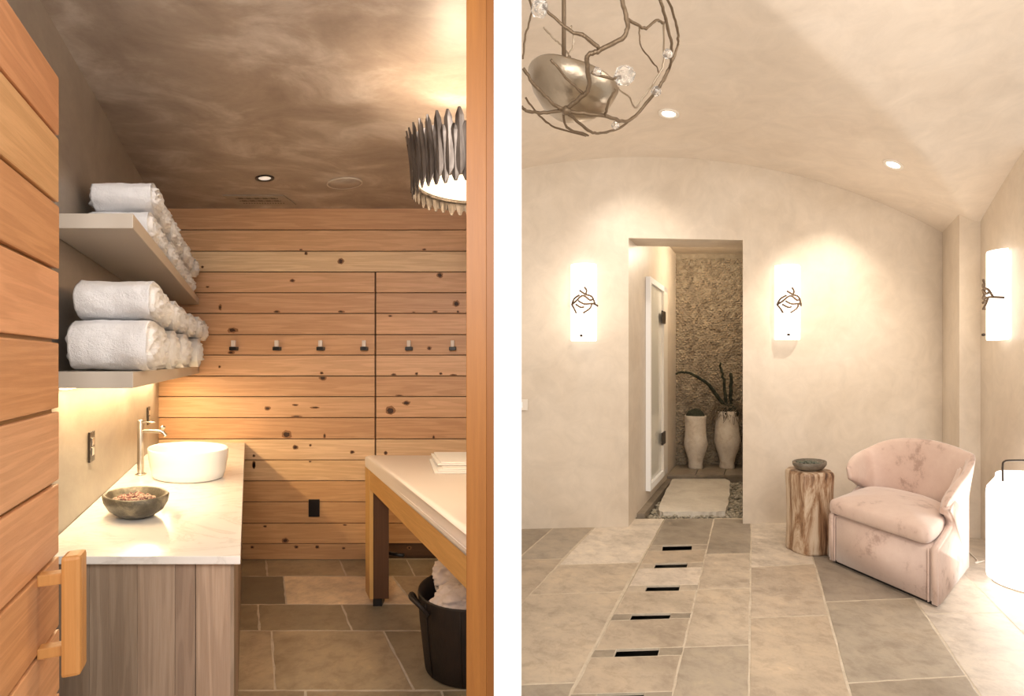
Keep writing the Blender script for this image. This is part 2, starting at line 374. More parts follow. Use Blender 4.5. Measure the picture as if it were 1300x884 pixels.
def tile(pts, color, world=False, gap=.0052, jit=.0028, z0=-.014, top=0.0, nm='tile'):
    poly = pts if world else poly_px(pts)
    poly = edge_jit(poly, gap, jit)
    bm = bmesh.new(); n = len(poly)
    b = [bm.verts.new((p[0], p[1], z0)) for p in poly]; t = [bm.verts.new((p[0], p[1], top-.0011)) for p in poly]
    c = Vector((sum(p[0] for p in poly)/n, sum(p[1] for p in poly)/n))
    t2 = [bm.verts.new((*(Vector(p)+(c-Vector(p)).normalized()*.004), top)) for p in poly]
    for i in range(n):
        j = (i+1) % n; bm.faces.new((b[i], b[j], t[j], t[i])); bm.faces.new((t[i], t[j], t2[j], t2[i]))
    bm.faces.new(t2)
    return frombm(nm, bm, M_stone, fl, False, color)
random.seed(21)
LT, MD, DK, DK2, OL = (.56, .47, .36), (.44, .34, .24), (.29, .24, .175), (.22, .19, .14), (.36, .28, .19)
# left room rows: (y_top, y_bottom, [(x_top, x_bot)...seams], colours)
def lrow(y0, y1, seams, cols):
    # end seams: left wall, partition
    A = [(G(a, y0).xy, G(b, y1).xy) for a, b in seams]
    Y0, Y1 = G(0, y0).y, G(0, y1).y
    A = [(Vector((wl(Y0)-.02, Y0)), Vector((wl(Y1)-.02, Y1)))]+A+[(Vector((PXL, Y0)), Vector((PXL, Y1)))]
    for k in range(len(A)-1):
        c = cols[k % len(cols)]
        tile([tuple(A[k][0]), tuple(A[k+1][0]), tuple(A[k+1][1]), tuple(A[k][1])], c, True, jit=.0035)
LM, LD, LLT = (.40, .315, .20), (.27, .22, .145), (.58, .44, .28)
lrow(710.5, 731.7, [(262, 258), (337.5, 339.5), (430.5, 439.5), (516, 527)], [LM, (.33,.26,.165), (.42,.33,.21), (.36,.29,.19), (.36,.29,.19)])
lrow(731.7, 767.5, [(270, 266), (360, 363.5), (498, 525.5)], [LM, (.20,.165,.115), (.76,.60,.41), (.40,.31,.20)])
lrow(767.5, 800.8, [(230, 222), (327.5, 329.5), (433.5, 447)], [LD, (.29,.23,.15), (.31,.25,.165), (.30,.245,.165)])
lrow(800.8, 876.7, [(210, 200), (344.8, 349.5), (486.5, 525.8)], [LM, (.47,.37,.25), (.42,.33,.215), (.30,.24,.155)])
lrow(876.7, 1000, [(387.5, 398), (560, 600)], [(.36,.28,.19), (.38,.30,.20), LD])
lrow(1000, 1200, [(420, 440)], [LM, LD])
# right room tiles
def rt(pts, c, **k):
    c = (c[0]*.96, c[1]*1.01, c[2]*1.10); return tile(pts, c, False, jit=.003, **k)
T_W, T_M, T_M2, T_G, T_G2 = (.64, .53, .41), (.52, .41, .29), (.47, .365, .255), (.34, .275, .20), (.39, .31, .22)
rt([(643, 671), (703, 670), (661, 706), (651, 714), (645, 714)], T_G2)
rt([(703, 670), (754, 670), (714.5, 709.5), (656, 711)], (.42, .34, .25))
rt([(647, 713), (656, 711), (714.5, 709.5), (708, 717.8), (648, 781)], T_M2)
rt([(764, 660), (843.5, 658.5), (811.5, 714.8), (709, 717.6)], (.70, .59, .46))
rt([(709, 717.6), (811.5, 714.8), (790.5, 751.4), (672, 755.4)], T_M)
rt([(672, 755.4), (790.5, 751.4), (731, 866.8), (650, 869.5), (648, 781)], (.50, .395, .28))
rt([(650, 869.5), (731, 866.8), (695, 940), (654, 942)], T_G)
def l3(y): return 843.5-(y-660)*.5357
def l4(y): return 906.4-(y-659.3)*.2385
bed = [[(640, 660), (843.5, 658.5), (l3(940), 940), (640, 941)]]      # grout polygons
cells = [(658.5, 658.5, 692.6, 691.2, T_G), (700.2, 697.6, 715.8, 714.1, T_M2), (722, 720, 744, 742.7, T_W), (751.2, 749.6, 779.8, 778, T_M), (788, 784.6, 825.3, 821.7, T_M2), (835, 831.6, 881.6, 878, T_M2), (893, 889, 945, 940, T_M2)]
slots = [((841.4, 840.4), (878.6, 878)), ((832.5, 829.5), (873.2, 871.8)), ((821.6, 818.3), (863.4, 861.8)), ((802.3, 799), (852, 849.8)), ((782.8, 779), (837.6, 834.8)), ((758.5, 753), (819, 815))]
strips = []
for i, (a, b, c, d, col) in enumerate(cells):
    q = [(l3(a), a), (l4(b), b), (l4(d), d), (l3(c), c)]; rt(q, col); bed.append(q)
    if i+1 < len(cells):
        a2, b2 = c, d; c2, d2 = cells[i+1][0], cells[i+1][1]
        (tl, bl), (tr, br) = slots[i]
        def yy(x, u, v, ya, yb_): t = (x-u)/(v-u); return ya+(yb_-ya)*t
        xl0, xr0, xl1, xr1 = l3(a2), l4(b2), l3(c2), l4(d2)
        q1 = [(xl0, a2), (tl, yy(tl, xl0, xr0, a2, b2)), (bl, yy(bl, xl1, xr1, c2, d2)), (xl1, c2)]
        q2 = [(tr, yy(tr, xl0, xr0, a2, b2)), (xr0, b2), (xr1, d2), (br, yy(br, xl1, xr1, c2, d2))]
        cc = (.30, .24, .17) if i in (3, 4, 5) else (.46, .37, .27)
        rt(q1, cc, gap=.002, nm='strip_tile'); rt(q2, cc, gap=.002, nm='strip_tile'); bed += [q1, q2]
def l5(y): return 953.6-(y-667)*.0134
def l6(y): return 1033-(y-712)*-.2735
def l7(y): return 1165.4+(y-766.6)*.678
def l8(y): return 1229+(y-734)*.99
def col(fa, fb, rows, cols, **k):
    for (a, b), (c, d), co in zip(rows, rows[1:], cols): rt([(fa(a), a), (fb(b), b), (fb(d), d), (fa(c), c)], co, **k)
col(l4, l5, [(658.5, 660), (703.6, 702.4), (748.5, 746.9), (822, 818.7), (945, 940)], [T_G, (.54, .43, .31), T_M, T_G2])
col(l5, l6, [(660, 658), (720.7, 716.2), (785, 781), (940, 935)], [(.66, .55, .42), (.51, .40, .285), (.50, .385, .265)])
col(l6, l7, [(655, 655), (764.3, 759.6), (867.4, 858), (950, 940)], [(.34, .275, .205), (.40, .325, .235), (.34, .27, .19)])
col(l7, l8, [(652, 652), (779.7, 778), (935, 935)], [(.60, .50, .39), (.62, .52, .41)])
rt([(l8(652), 652), (1330, 652), (1480, 752), (1480, 800), (l8(800), 801)], (.60, .50, .39))
rt([(l8(801), 801), (1480, 800), (1500, 940), (l8(940), 940)], (.60, .50, .39))
bed.append([(l4(658), 658), (1330, 652), (1500, 760), (1500, 940), (l4(940), 940)])
bed.append([(100, 705), (651, 705), (645, 1250), (-400, 1250)])
bm = bmesh.new()
for q in bed: bm_prism(bm, poly_px(q), -.014, -.0012)
frombm('grout', bm, M_grout, fl)
prism('drain_channel', rect(.05, 4.8, .8, 5.60), -.11, -.09, M_slot, fl)
# near floor between camera and the visible tiles, and outside the frame
prism('paving', [(-2.6, -1.2), (4.8, -1.2), (4.8, 2.14), (-2.2, 2.14)], -.12, -.008, M_grout, fl)

# ---------------------------------------------------------------- passage contents
def cx(Y, f): return DL[0]+KC*(Y-DL[1])+(DR[0]-DL[0])*f
pf = 7.15
tag(prism('trim_1', [(cx(5.49, -.05), 5.49), (cx(5.49, 1.05), 5.49), (cx(pf, 1.05), pf), (cx(pf, -.05), pf)], -.14, -.06, M_dtile), 'bed under the gravel of the passage', kind='structure')
plf = thing('trim_2', (cx(7.5, .5), 7.5, 0), 'raised taupe stone ledge at the end of the passage', None, kind='structure')
def cq(f0, f1, Y0, Y1): return [(cx(Y0, f0), Y0), (cx(Y0, f1), Y0), (cx(Y1, f1), Y1), (cx(Y1, f0), Y1)]
prism('riser', cq(-.02, 1.02, pf+.01, YC), -.06, .055, M_dtile, plf)
for k in range(3): prism('ledge_tile', cq(k/3+.004, (k+1)/3-.004, pf-.01, YC-.002), .056, .082, M_dtile, plf, .003)
tag(prism('trim_3', cq(-.01, .07, 5.50, pf-.02), -.06, .03, M_dtile), 'stone kerb along the side of the gravel bed', kind='structure')
bm = bmesh.new(); random.seed(3)
for k in range(2600):
    Y = random.uniform(5.52, pf-.02); f = random.uniform(.09, .96)
    x = cx(Y, f); r = random.uniform(.013, .03); z = -.055+random.uniform(.0, .045)
    M = bmesh.ops.create_icosphere(bm, subdivisions=1, radius=r)
    sx, sy, sz = random.uniform(.8, 1.3), random.uniform(.7, 1.2), random.uniform(.5, .8); a = random.uniform(0, PI)
    for v_ in M['verts']:
        q = v_.co; q = Vector((q.x*sx, q.y*sy, q.z*sz)); v_.co = Vector((x+q.x*math.cos(a)-q.y*math.sin(a), Y+q.x*math.sin(a)+q.y*math.cos(a), z+q.z))
tag(frombm('gravel', bm, M_gravel, None, True), 'mixed beige river gravel in the passage bed', 'gravel', kind='stuff')
# stepping slab
sp = [G(852, 609, .03), G(860, 607, .03), G(890, 606.5, .03), G(918, 607, .03), G(927.5, 611, .03), G(926, 625, .03), G(924.5, 640, .03), G(920, 649, .03), G(900, 650, .03), G(870, 649.5, .03), G(842, 650.5, .03), G(836, 648, .03), G(840, 635, .03), G(847, 620, .03)]
poly = []
for i in range(len(sp)):
    a, b = sp[i].xy, sp[(i+1) % len(sp)].xy
    for q in range(5):
        p = a.lerp(b, q/5); poly.append((p.x+random.uniform(-.007, .007), p.y+random.uniform(-.012, .012)))
tag(prism('stepping_slab', poly, -.05, .03, M_slab, None, .006), 'large pale rough-edged stone slab lying on gravel', 'stone slab')
# passage glass door, in the side wall
dn = Vector((1, -KC)).normalized()     # normal towards the passage
def on(Y, z, off=0.0): return Vector((DL[0]+KC*(Y-DL[1])+dn.x*off, Y+dn.y*off, z))
def bar(name, Y0, Y1, z0, z1, o0, o1, m, par, bev=0.0):
    return hexa(name, [on(Y0, z0, o0), on(Y1, z0, o0), on(Y1, z0, o1), on(Y0, z0, o1), on(Y0, z1, o0), on(Y1, z1, o0), on(Y1, z1, o1), on(Y0, z1, o1)], m, par, bev)
gd = thing('door_2', (on(6.4, .17)), 'frosted glass shower door in a pale frame on the passage wall', None, kind='structure')
bar('frame', 5.93, 6.92, 2.33, 2.39, .002, .05, M_white, gd); bar('frame', 5.93, 6.92, .16, .23, .002, .05, M_white, gd)
bar('frame', 5.895, 5.95, .16, 2.39, .002, .05, M_white, gd); bar('frame', 6.66, 6.92, .16, 2.39, .002, .05, M_trimw, gd)
bar('glass_pane', 5.95, 6.66, .23, 2.33, .010, .022, M_glass, gd)
for zz in (2.02, .62): tag(bar('hinge', 6.50, 6.70, zz-.07, zz+.07, .05, .065, M_bronze, gd), 'dark bronze glass hinge')
# pots
def pot(px, base_y, prof, label, rot=0):
    c = G(px, base_y, .082); t = thing('floor_vase', c, label, 'vase')
    o = lathe('vessel', prof, c, M_pot, t, 40, lambda a, z: (1+.02*math.sin(3*a+z*9), 1+.02*math.cos(2*a+z*7))); return c, t
c1, t1 = pot(883, 594.5, [(0, 0), (.088, 0), (.092, .02), (.088, .06), (.10, .13), (.14, .26), (.152, .33), (.143, .40), (.133, .50), (.135, .66), (.142, .70), (.135, .705), (.12, .69), (.12, .62), (0, .62)], 'slim chalky white vase filled with dark moss')
lathe('moss_dome', [(0, .80), (.045, .79), (.085, .765), (.115, .72), (.12, .68)], c1, M_moss, t1, 28, lambda a, z: (1+.05*math.sin(7*a), 1+.05*math.sin(5*a)))
c2, t2 = pot(923, 594.5, [(0, 0), (.092, 0), (.098, .02), (.09, .07), (.105, .15), (.15, .28), (.168, .38), (.155, .48), (.145, .60), (.148, .70), (.155, .76), (.14, .77), (.13, .74), (.13, .70), (0, .70)], 'larger chalky white vase with dry moss and bare branches')
bm = bmesh.new(); random.seed(5)
for k in range(900):
    a = random.uniform(0, 2*PI); r = .165*math.sqrt(random.random()); z = random.uniform(.70, .86)-.25*max(0, r-.12)
    p = Vector((c2.x+r*math.cos(a), c2.y+r*math.sin(a), c2.z+z)); q = p+Vector((random.uniform(-.05, .05)+.03*math.cos(a), random.uniform(-.04, .04), random.uniform(-.13, .05)))
    bm_tube(bm, [p, (p+q)/2+Vector((random.uniform(-.015, .015), 0, .01)), q], .0035, 3, False)
frombm('dry_moss', bm, M_hair, t2)
lathe('moss_mound', [(0, .87), (.07, .86), (.13, .81), (.15, .74), (.135, .70)], c2, M_moss, t2, 24, lambda a, z: (1+.1*math.sin(6*a), 1+.1*math.sin(5*a)))
def br_px(pts, Y, r0, r1, par, nm='branch'):
    p = smoothline([P(a, b, Y) for a, b in pts], 5); n = len(p); p = [q+Vector((random.uniform(-.006, .006), random.uniform(-.02, .02), random.uniform(-.006, .006))) for q in p]
    return tube(nm, p, [r0+(r1-r0)*i/(n-1) for i in range(n)], M_moss, par, 7)
YP = c2.y
br_px([(917, 513), (910, 502), (900, 489), (888, 480), (875, 474), (865, 473), (858, 475)], YP, .028, .012, t2)
br_px([(922, 515), (920, 495), (917, 475), (914, 461)], YP, .024, .014, t2)
br_px([(927, 515), (928, 495), (928, 474)], YP, .026, .02, t2)
point('passage_fill', (cx(6.6, .75), 6.6, 2.85), 30, (1, .87, .68), .1)  # fill added to brighten the passage, no fixture here

# ---------------------------------------------------------------- left room : door, handle
def dX(Y): return -1.084-.444*(Y-1.394)
nd = Vector((1, .444)).normalized()
def dq(Y0, Y1, o0, o1): return [(dX(Y0)+nd.x*o0, Y0+nd.y*o0), (dX(Y1)+nd.x*o0, Y1+nd.y*o0), (dX(Y1)+nd.x*o1, Y1+nd.y*o1), (dX(Y0)+nd.x*o1, Y0+nd.y*o1)]
dr = thing('door_3', (dX(1.0), 1.0, 0), 'open plank door of honey pine at the left edge', None, kind='structure')
prism('backing_board', dq(.62, 1.388, -.042, -.014), .012, 2.195, M_plank, dr, 0, (.42, .24, .10))
zs = [2.2, 2.049, 1.885, 1.723, 1.550, 1.382, 1.206, 1.028, .848, .69, .52, .35, .18, .012]; random.seed(8)
dt = [(.66,.37,.17), (.74,.44,.22), (.64,.35,.16), (.72,.42,.21), (.64,.35,.16), (.74,.44,.23), (.70,.40,.20)]
for k in range(len(zs)-1):
    e = 1.394+random.uniform(-.004, .002)
    prism('plank', dq(.60, e, -.013, .0), zs[k+1]+.006, zs[k]-.003, M_plank, dr, .004, tuple(a*w_*random.uniform(.96, 1.04) for a, w_ in zip(dt[k % 7], (.92, .86, .88))))
hd = obj('door_handle', [], [], None, dr); hd.data.update()
bm = bmesh.new(); bm_prism(bm, dq(1.232, 1.285, .045, .082), .80, 1.068, .008)
hb = bpy.data.meshes.new('handle'); bmesh.ops.recalc_face_normals(bm, faces=bm.faces[:])
bm_prism(bm, dq(1.245, 1.272, .0, .05), .845, .868, .002); bm_prism(bm, dq(1.245, 1.272, .0, .05), 1.005, 1.03, .002)
bpy.data.objects.remove(hd); h_ = frombm('handle', bm, M_post, dr, False, (.52, .26, .085)); tag(h_, 'square amber wooden bar handle')

# ---------------------------------------------------------------- shelves, towels
def se(Y): return -.4444*Y-.3757
def shelf(z0, z1, label):
    s = prism('wall_shelf', [(wl(1.846)+.003, 1.846), (se(1.846), 1.846), (se(YB-.01), YB-.01), (wl(YB-.01)+.003, YB-.01)], z0, z1, M_shelf, None, .003)
    return tag(s, label, 'shelf', 'putty wall shelves')
shelf(1.936, 1.985, 'upper putty-coloured wall shelf under small rolled towels')
shelf(1.415, 1.469, 'lower putty-coloured wall shelf carrying big rolled bath towels')
led = prism('led_strip', [(wl(1.95)+.02, 1.95), (wl(1.95)+.045, 1.95), (wl(4.2)+.045, 4.2), (wl(4.2)+.02, 4.2)], 1.405, 1.4148, M_led)
tag(led, 'warm light strip under the lower shelf', 'light strip')
le = area('shelf_glow', ((wl(3.05)+.08), 3.05, 1.40), ((wl(3.05)+.08), 3.05, 0), .06, 2.3, 21, (1, .74, .42)); le.rotation_euler = (0, 0, math.atan(.449))
ORD = ['first', 'second', 'third', 'fourth', 'fifth', 'sixth', 'seventh', 'eighth', 'ninth', 'tenth']
def towel_mesh(ln, a, b, seed):
    # spiral-rolled towel lying along local x, cross-section a (depth) x b (height)
    rnd = random.Random(seed); seg = 56; L_ = []; n = 40
    vs = []; fs = []; rings = []
    def cross(t, s, xx):
        e = 2.5; c, s_ = math.cos(t), math.sin(t)
        rx = (abs(c)**(2/e))*(1 if c > 0 else -1)*a; rz = (abs(s_)**(2/e))*(1 if s_ > 0 else -1)*b
        k = s*(1+.075*noise.noise(Vector((xx*7, math.cos(t)*1.3+seed, math.sin(t)*1.3)))+.04*noise.noise(Vector((xx*22, math.cos(t)*3.5+seed, math.sin(t)*3.5)))+.018*noise.noise(Vector((xx*70, math.cos(t)*11+seed, math.sin(t)*11))))
        flap = .05*math.exp(-((t-1.9)/.10)**2)
        return rx*(k+flap*s), rz*(k+flap*s)
    def cap(side):
        out = []
        for q in range(13):
            s = (q+.4)/13.4
            ring = []
            for k in range(seg):
                t = 2*PI*k/seg; ph = s*3.4-t/(2*PI)*side
                d = .011*math.cos(2*PI*ph)-.012*s**5*3
                x = side*(ln/2+d+.014*noise.noise(Vector((s*3*math.cos(t), s*3*math.sin(t), seed)))); y, z = cross(t, s*.97, x)
                ring.append((x-.444*y, y, z))
            out.append(ring)
        return out
    rr = cap(-1)
    body = []
    for i in range(n+1):
        x = -ln/2+.012+(ln-.024)*i/n; ring = []
        for k in range(seg):
            y, z = cross(2*PI*k/seg, 1, x); ring.append((x-.444*y, y, z))
        body.append(ring)
    rr = rr+body+cap(1)[::-1]
    for r in rr: rings.append(len(vs)); vs += r
    for i in range(len(rr)-1):
        for k in range(seg): a0 = rings[i]; a1 = rings[i+1]; k2 = (k+1) % seg; fs.append((a0+k, a1+k, a1+k2, a0+k2))
    fs.append(tuple(range(seg))); fs.append(tuple(rings[-1]+k for k in range(seg))[::-1])
    me = bpy.data.meshes.new('rolled_towel'); me.from_pydata(vs, [], fs); me.update(); me.materials.append(M_towel)
    for p in me.polygons: p.use_smooth = True
    return me
def place_towel(me, xr, Y, zc, ln, label, group, tilt):
    o = bpy.data.objects.new('rolled_towel', me); COL.objects.link(o); o.location = (xr-ln/2, Y, zc); o.rotation_euler = (0, tilt, random.uniform(-.03, .03))
    tag(o, label, 'towel', group)
random.seed(12)
big = [towel_mesh(.285, .155, .088, s) for s in (1, 2, 3)]; mids = [towel_mesh(.285, .150, .068, s) for s in (7, 8, 9)]; small = [towel_mesh(.262, .135, .058, s) for s in (4, 5, 6)]
for tier in (0, 1):
    for k in range(7):
        Y = 2.03+k*.322+(.04 if tier else 0)
        if Y > YB-.16: Y = YB-.165
        xr = se(Y)+(.045 if tier == 0 else .06)+random.uniform(-.025, .03)
        place_towel((mids if tier else big)[(k+tier) % 3], xr, Y, 1.470+.090+tier*.158, .285, '%s big white rolled bath towel from the front, %s row of the lower shelf' % (ORD[k], ('bottom', 'top')[tier]), 'bath towels on the lower shelf', random.uniform(-.015, .015))
for tier in (0, 1):
    for k in range(7):
        Y = 2.34+k*.277+(.02 if tier else 0)
        xr = se(Y)+(-.006 if tier == 0 else .004)+random.uniform(-.008, .010)
        place_towel(small[(k+tier) % 3], xr, Y, 1.986+.060+tier*.122, .262, '%s small white rolled towel from the front, %s row of the upper shelf' % (ORD[k], ('bottom', 'top')[tier]), 'hand towels on the upper shelf', random.uniform(-.015, .015))

# ---------------------------------------------------------------- vanity
ZC = .891
def ce(Y): return -.816-(Y-1.779)*(1.939-.816)/(4.3-1.779)
tag(prism('worktop', [(wl(1.779)+.002, 1.779), (ce(1.779), 1.779), (ce(YB-.004), YB-.004), (wl(YB-.004)+.002, YB-.004)], ZC-.026, ZC, M_marble, None, .003), 'white marble worktop with rounded front edge', 'worktop')
cb = thing('vanity_cabinet', (-1.3, 2.2, 0), 'weathered grey brown wooden cabinet under the white worktop', 'cabinet')
ZT = ZC-.028; yf = 1.80; c_in = -.025
prism('body', [(wl(yf+.02)+.004, yf+.024), (ce(yf+.02)+c_in-.01, yf+.024), (ce(4.28)+c_in-.01, 4.28), (wl(4.28)+.004, 4.28)], .02, ZT, M_joint, cb)
bx = [None, 113, 174, 222, 248.5, 292.5]; xs_ = [wl(yf)+.005]+[(b-CX)/FP*yf for b in bx[1:]]
bc = [(.27,.20,.145), (.33,.25,.185), (.40,.30,.225), (.33,.24,.18), (.45,.33,.245)]
for k in range(5):
    g = .003 if k == 3 else .0008
    prism('board', rect(xs_[k]+.0006, xs_[k+1]-g, yf, yf+.022), .01, ZT, M_barn, cb, .0012, bc[k])
nb = 12
for k in range(nb):      # boards on the aisle side
    Y0 = yf+.001+(4.28-yf)*k/nb; Y1 = yf+.001+(4.28-yf)*(k+1)/nb-.003
    prism('side_board', [(ce(Y0)+c_in-.012, Y0), (ce(Y0)+c_in+.004, Y0), (ce(Y1)+c_in+.004, Y1), (ce(Y1)+c_in-.012, Y1)], .01, ZT, M_barn, cb, .001, random.choice(bc))
# basin
bc_ = G(239, 605, ZC)
bs = thing('vessel_sink', bc_, 'round white ceramic vessel sink on the marble', 'sink')
lathe('basin', [(0, .002), (.182, .002), (.190, .008), (.200, .04), (.211, .10), (.2155, .15), (.2135, .156), (.208, .153), (.200, .12), (.185, .06), (.155, .035), (0, .028)], bc_, M_ceramic, bs, 72, oval=-.444)
lathe('drain', [(0, .033), (.022, .033), (.024, .029)], bc_, M_steel, bs, 24)
# tap
fb = G(178.5, 603, ZC); tp = thing('tap', fb, 'tall steel pillar tap beside the white sink', 'tap')
lathe('base_ring', [(0, .001), (.026, .001), (.026, .006), (.02, .008)], fb, M_steel, tp, 28)
lathe('column', [(.0155, .006), (.0155, .29), (.014, .296), (0, .297)], fb, M_steel, tp, 28)
sd = Vector((1, -.1, 0)).normalized()
tube('spout', smoothline([fb+Vector((.01, 0, .236)), fb+sd*.07+Vector((0, 0, .236)), fb+sd*.115+Vector((0, 0, .234)), fb+sd*.135+Vector((0, 0, .226)), fb+sd*.145+Vector((0, 0, .21))], 5), .0085, M_steel, tp, 12)
tube('lever', [fb+Vector((.01, 0, .283)), fb+sd*.085+Vector((0, 0, .286))], .004, M_steel, tp, 8)
kb = fb+sd*.128+Vector((0, 0, .236))
lathe('spout_knob', [(0, 0), (.006, 0), (.006, .014), (.013, .018), (.013, .026), (.004, .03), (0, .034)], kb, M_steel, tp, 16)
sb = G(236, 566, ZC)
tag(prism('soap_bar', rect(-2.0, -1.94, 3.62, 3.72), ZC+.001, ZC+.03, M_ceramic, None, .01), 'small white soap block behind the sink', 'soap')
# stone bowl
sbc = G(172.5, 655, ZC); sbt = thing('stone_bowl', sbc, 'dark mottled stone bowl of potpourri on the marble', 'bowl')
lathe('bowl', [(0, .002), (.045, .002), (.075, .007), (.108, .030), (.126, .060), (.131, .086), (.126, .091), (.116, .088), (.105, .062), (.07, .035), (0, .03)], sbc, M_bowl, sbt, 56, lambda a, z: (1+.012*math.sin(5*a+2), 1+.012*math.cos(4*a)), oval=-.444)
bm = bmesh.new(); random.seed(6)
for k in range(170):
    a = random.uniform(0, 2*PI); r = .088*math.sqrt(random.random()); s = random.uniform(.006, .013)
    M = bmesh.ops.create_icosphere(bm, subdivisions=1, radius=s); off = sbc+Vector((r*math.cos(a)-.444*r*math.sin(a), r*math.sin(a), .052+.022*(1-(r/.09)**2)+random.uniform(0, .01)))
    f = (random.uniform(.5, 1.3), random.uniform(.5, 1.3), random.uniform(.4, 1))
    for v_ in M['verts']: v_.co = Vector((v_.co.x*f[0], v_.co.y*f[1], v_.co.z*f[2]))+off
tag(frombm('potpourri', bm, M_potp, sbt), kind='stuff')
# wall plates on the left wall
def wallplate(pxc, py0, py1, wpx, label):
    # find Y on wall
    r = (pxc-CX)/FP; Y = (-1.480+.449*1.8235)/(r+.449); z1 = EYE+(CY-py0)/FP*Y; z0 = EYE+(CY-py1)/FP*Y
    nw = Vector((1, .449)).normalized(); hw = .038
    def q(d0, d1, o0, o1): return [(wl(Y+d0)+nw.x*o0+.002, Y+d0+nw.y*o0), (wl(Y+d1)+nw.x*o0+.002, Y+d1+nw.y*o0), (wl(Y+d1)+nw.x*o1+.002, Y+d1+nw.y*o1), (wl(Y+d0)+nw.x*o1+.002, Y+d0+nw.y*o1)]
    t = thing('power_outlet', (wl(Y), Y, (z0+z1)/2), label, 'outlet')
    prism('cover_plate', q(-hw, hw, 0, .007), z0, z1, M_bronze, t, .001)
    zm = (z0+z1)/2; h = (z1-z0)*.3
    for s in (-1, 1): prism('socket', q(-hw*.45, hw*.45, .007, .010), zm+s*h*.55-h*.42, zm+s*h*.55+h*.42, M_steel, t, .001)
wallplate(114.5, 548, 586, 9, 'bronze power outlet above the stone bowl')
wallplate(187.5, 517, 539, 4, 'bronze power outlet above the tap')
ot = thing('power_outlet', P(399, 644, YB), 'black power outlet low on the plank wall', 'outlet')
a, b = P(392.3, 656, YB), P(406, 634, YB)
prism('cover_plate', rect(a.x, b.x, YB-.012, YB-.0025), a.z, b.z, M_dark, ot, .002)
for s in (-.028, .028): prism('socket', rect((a.x+b.x)/2-.016, (a.x+b.x)/2+.016, YB-.014, YB-.012), (a.z+b.z)/2+s-.02, (a.z+b.z)/2+s+.02, M_dark, ot, .001)
# hooks
nms = ['first', 'second', 'third', 'fourth', 'fifth', 'sixth']
for k, hx in enumerate([299, 353.5, 408.5, 463.5, 520, 575]):
    c = P(hx, 440, YB); t = thing('wall_hook', c, '%s black and chrome wall hook from the left on planks' % nms[k], 'hook', 'row of hooks on the plank wall')
    prism('hook_base', rect(c.x-.026, c.x+.026, YB-.05, YB-.003), c.z-.032, c.z-.004, M_dark, t, .004)
    prism('hook_peg', rect(c.x-.014, c.x+.014, YB-.046, YB-.018), c.z-.004, c.z+.045, M_peg, t, .005)

# ---------------------------------------------------------------- ceiling fittings, left room
def ZP(px, py, z): Y = (z-EYE)*FP/(CY-py); return P(px, py, Y)
c = ZP(336, 226, HL); t = thing('downlight', c, 'small black recessed downlight in the brown ceiling', 'downlight')
lathe('trim_ring', [(.062, -.001), (.06, -.007), (.045, -.006), (.040, -.002)], c, M_dark, t, 36, oval=-.444)
lathe('lens', [(0, -.004), (.038, -.003), (.041, -.001)], c, M_bulbdim, t, 24, oval=-.444)
c = ZP(437.5, 232.5, HL); t = thing('ceiling_speaker', c, 'round flush speaker cover in the brown ceiling', 'speaker')
lathe('grille', [(0, -.006), (.105, -.006), (.108, -.0005)], c, M_ceilplaster, t, 48, oval=-.444)
lathe('rim', [(.108, -.0005), (.108, -.008), (.115, -.006), (.115, -.0005)], c, M_shelf, t, 48, oval=-.444)
a = ZP(302.5, 259.5, HL); b = ZP(355, 247.5, HL); t = thing('ceiling_vent', ((a.x+b.x)/2, (a.y+b.y)/2, HL), 'flat rectangular perforated vent in the brown ceiling', 'vent')
prism('frame', rect(a.x, b.x+.03, min(a.y, b.y), max(a.y, b.y)), HL-.008, HL-.0005, M_greyplaster, t, .001)
bm = bmesh.new(); nx_ = 16
for i in range(nx_):
    for j in range(3):
        x = a.x+.06+(b.x-a.x-.09)*(i+.5)/nx_; y = min(a.y, b.y)+abs(b.y-a.y)*(j+1)/4
        r = .008 if (i*j+i) % 3 else .004; bm_prism(bm, rect(x-r, x+r, y-r*1.2, y+r*1.2), HL-.010, HL-.0081)
tag(frombm('perforations', bm, M_dark, t), kind='stuff')
# feathered drum lamp
dc = Vector((-.1017, 2.40, 2.245)); RD = .268
def sq(t): return (.062/RD) if math.cos(t) > 0 else 1.0
def dpos(t, r): return Vector((dc.x+r*math.cos(t)*sq(t), dc.y+r*math.sin(t), 0))
dl = thing('drum_pendant', (dc.x, dc.y, HL), 'round lamp ringed with dark silver feather blades', 'ceiling lamp')
random.seed(14)
def blade(t, zlo, zhi, w_, r, flare):
    c = dpos(t, r); e = dpos(t+.02, r)-dpos(t-.02, r); e = Vector((e.x, e.y, 0)).normalized(); nn = Vector((e.y, -e.x, 0))
    bm = bmesh.new(); rows = 9; vv = []
    for i in range(rows+1):
        s = i/rows; z = zlo+(zhi-zlo)*s; wd = w_*(min(1, (s*6+.10))**.5)*(min(1, (1-s)*6+.10)**.5); o = nn*(flare*s*s)
        vv.append([bm.verts.new(c+o-e*wd+Vector((0, 0, z))), bm.verts.new(c+o+nn*.005+Vector((0, 0, z))), bm.verts.new(c+o+e*wd+Vector((0, 0, z))), bm.verts.new(c+o-nn*.002+Vector((0, 0, z)))])
    for i in range(rows):
        for k in range(4): bm.faces.new((vv[i][k], vv[i][(k+1) % 4], vv[i+1][(k+1) % 4], vv[i+1][k]))
    bm.faces.new(vv[0]); bm.faces.new(vv[-1][::-1])
    return frombm('blade', bm, M_blade, dl)
nbld = 40; t0 = PI/2
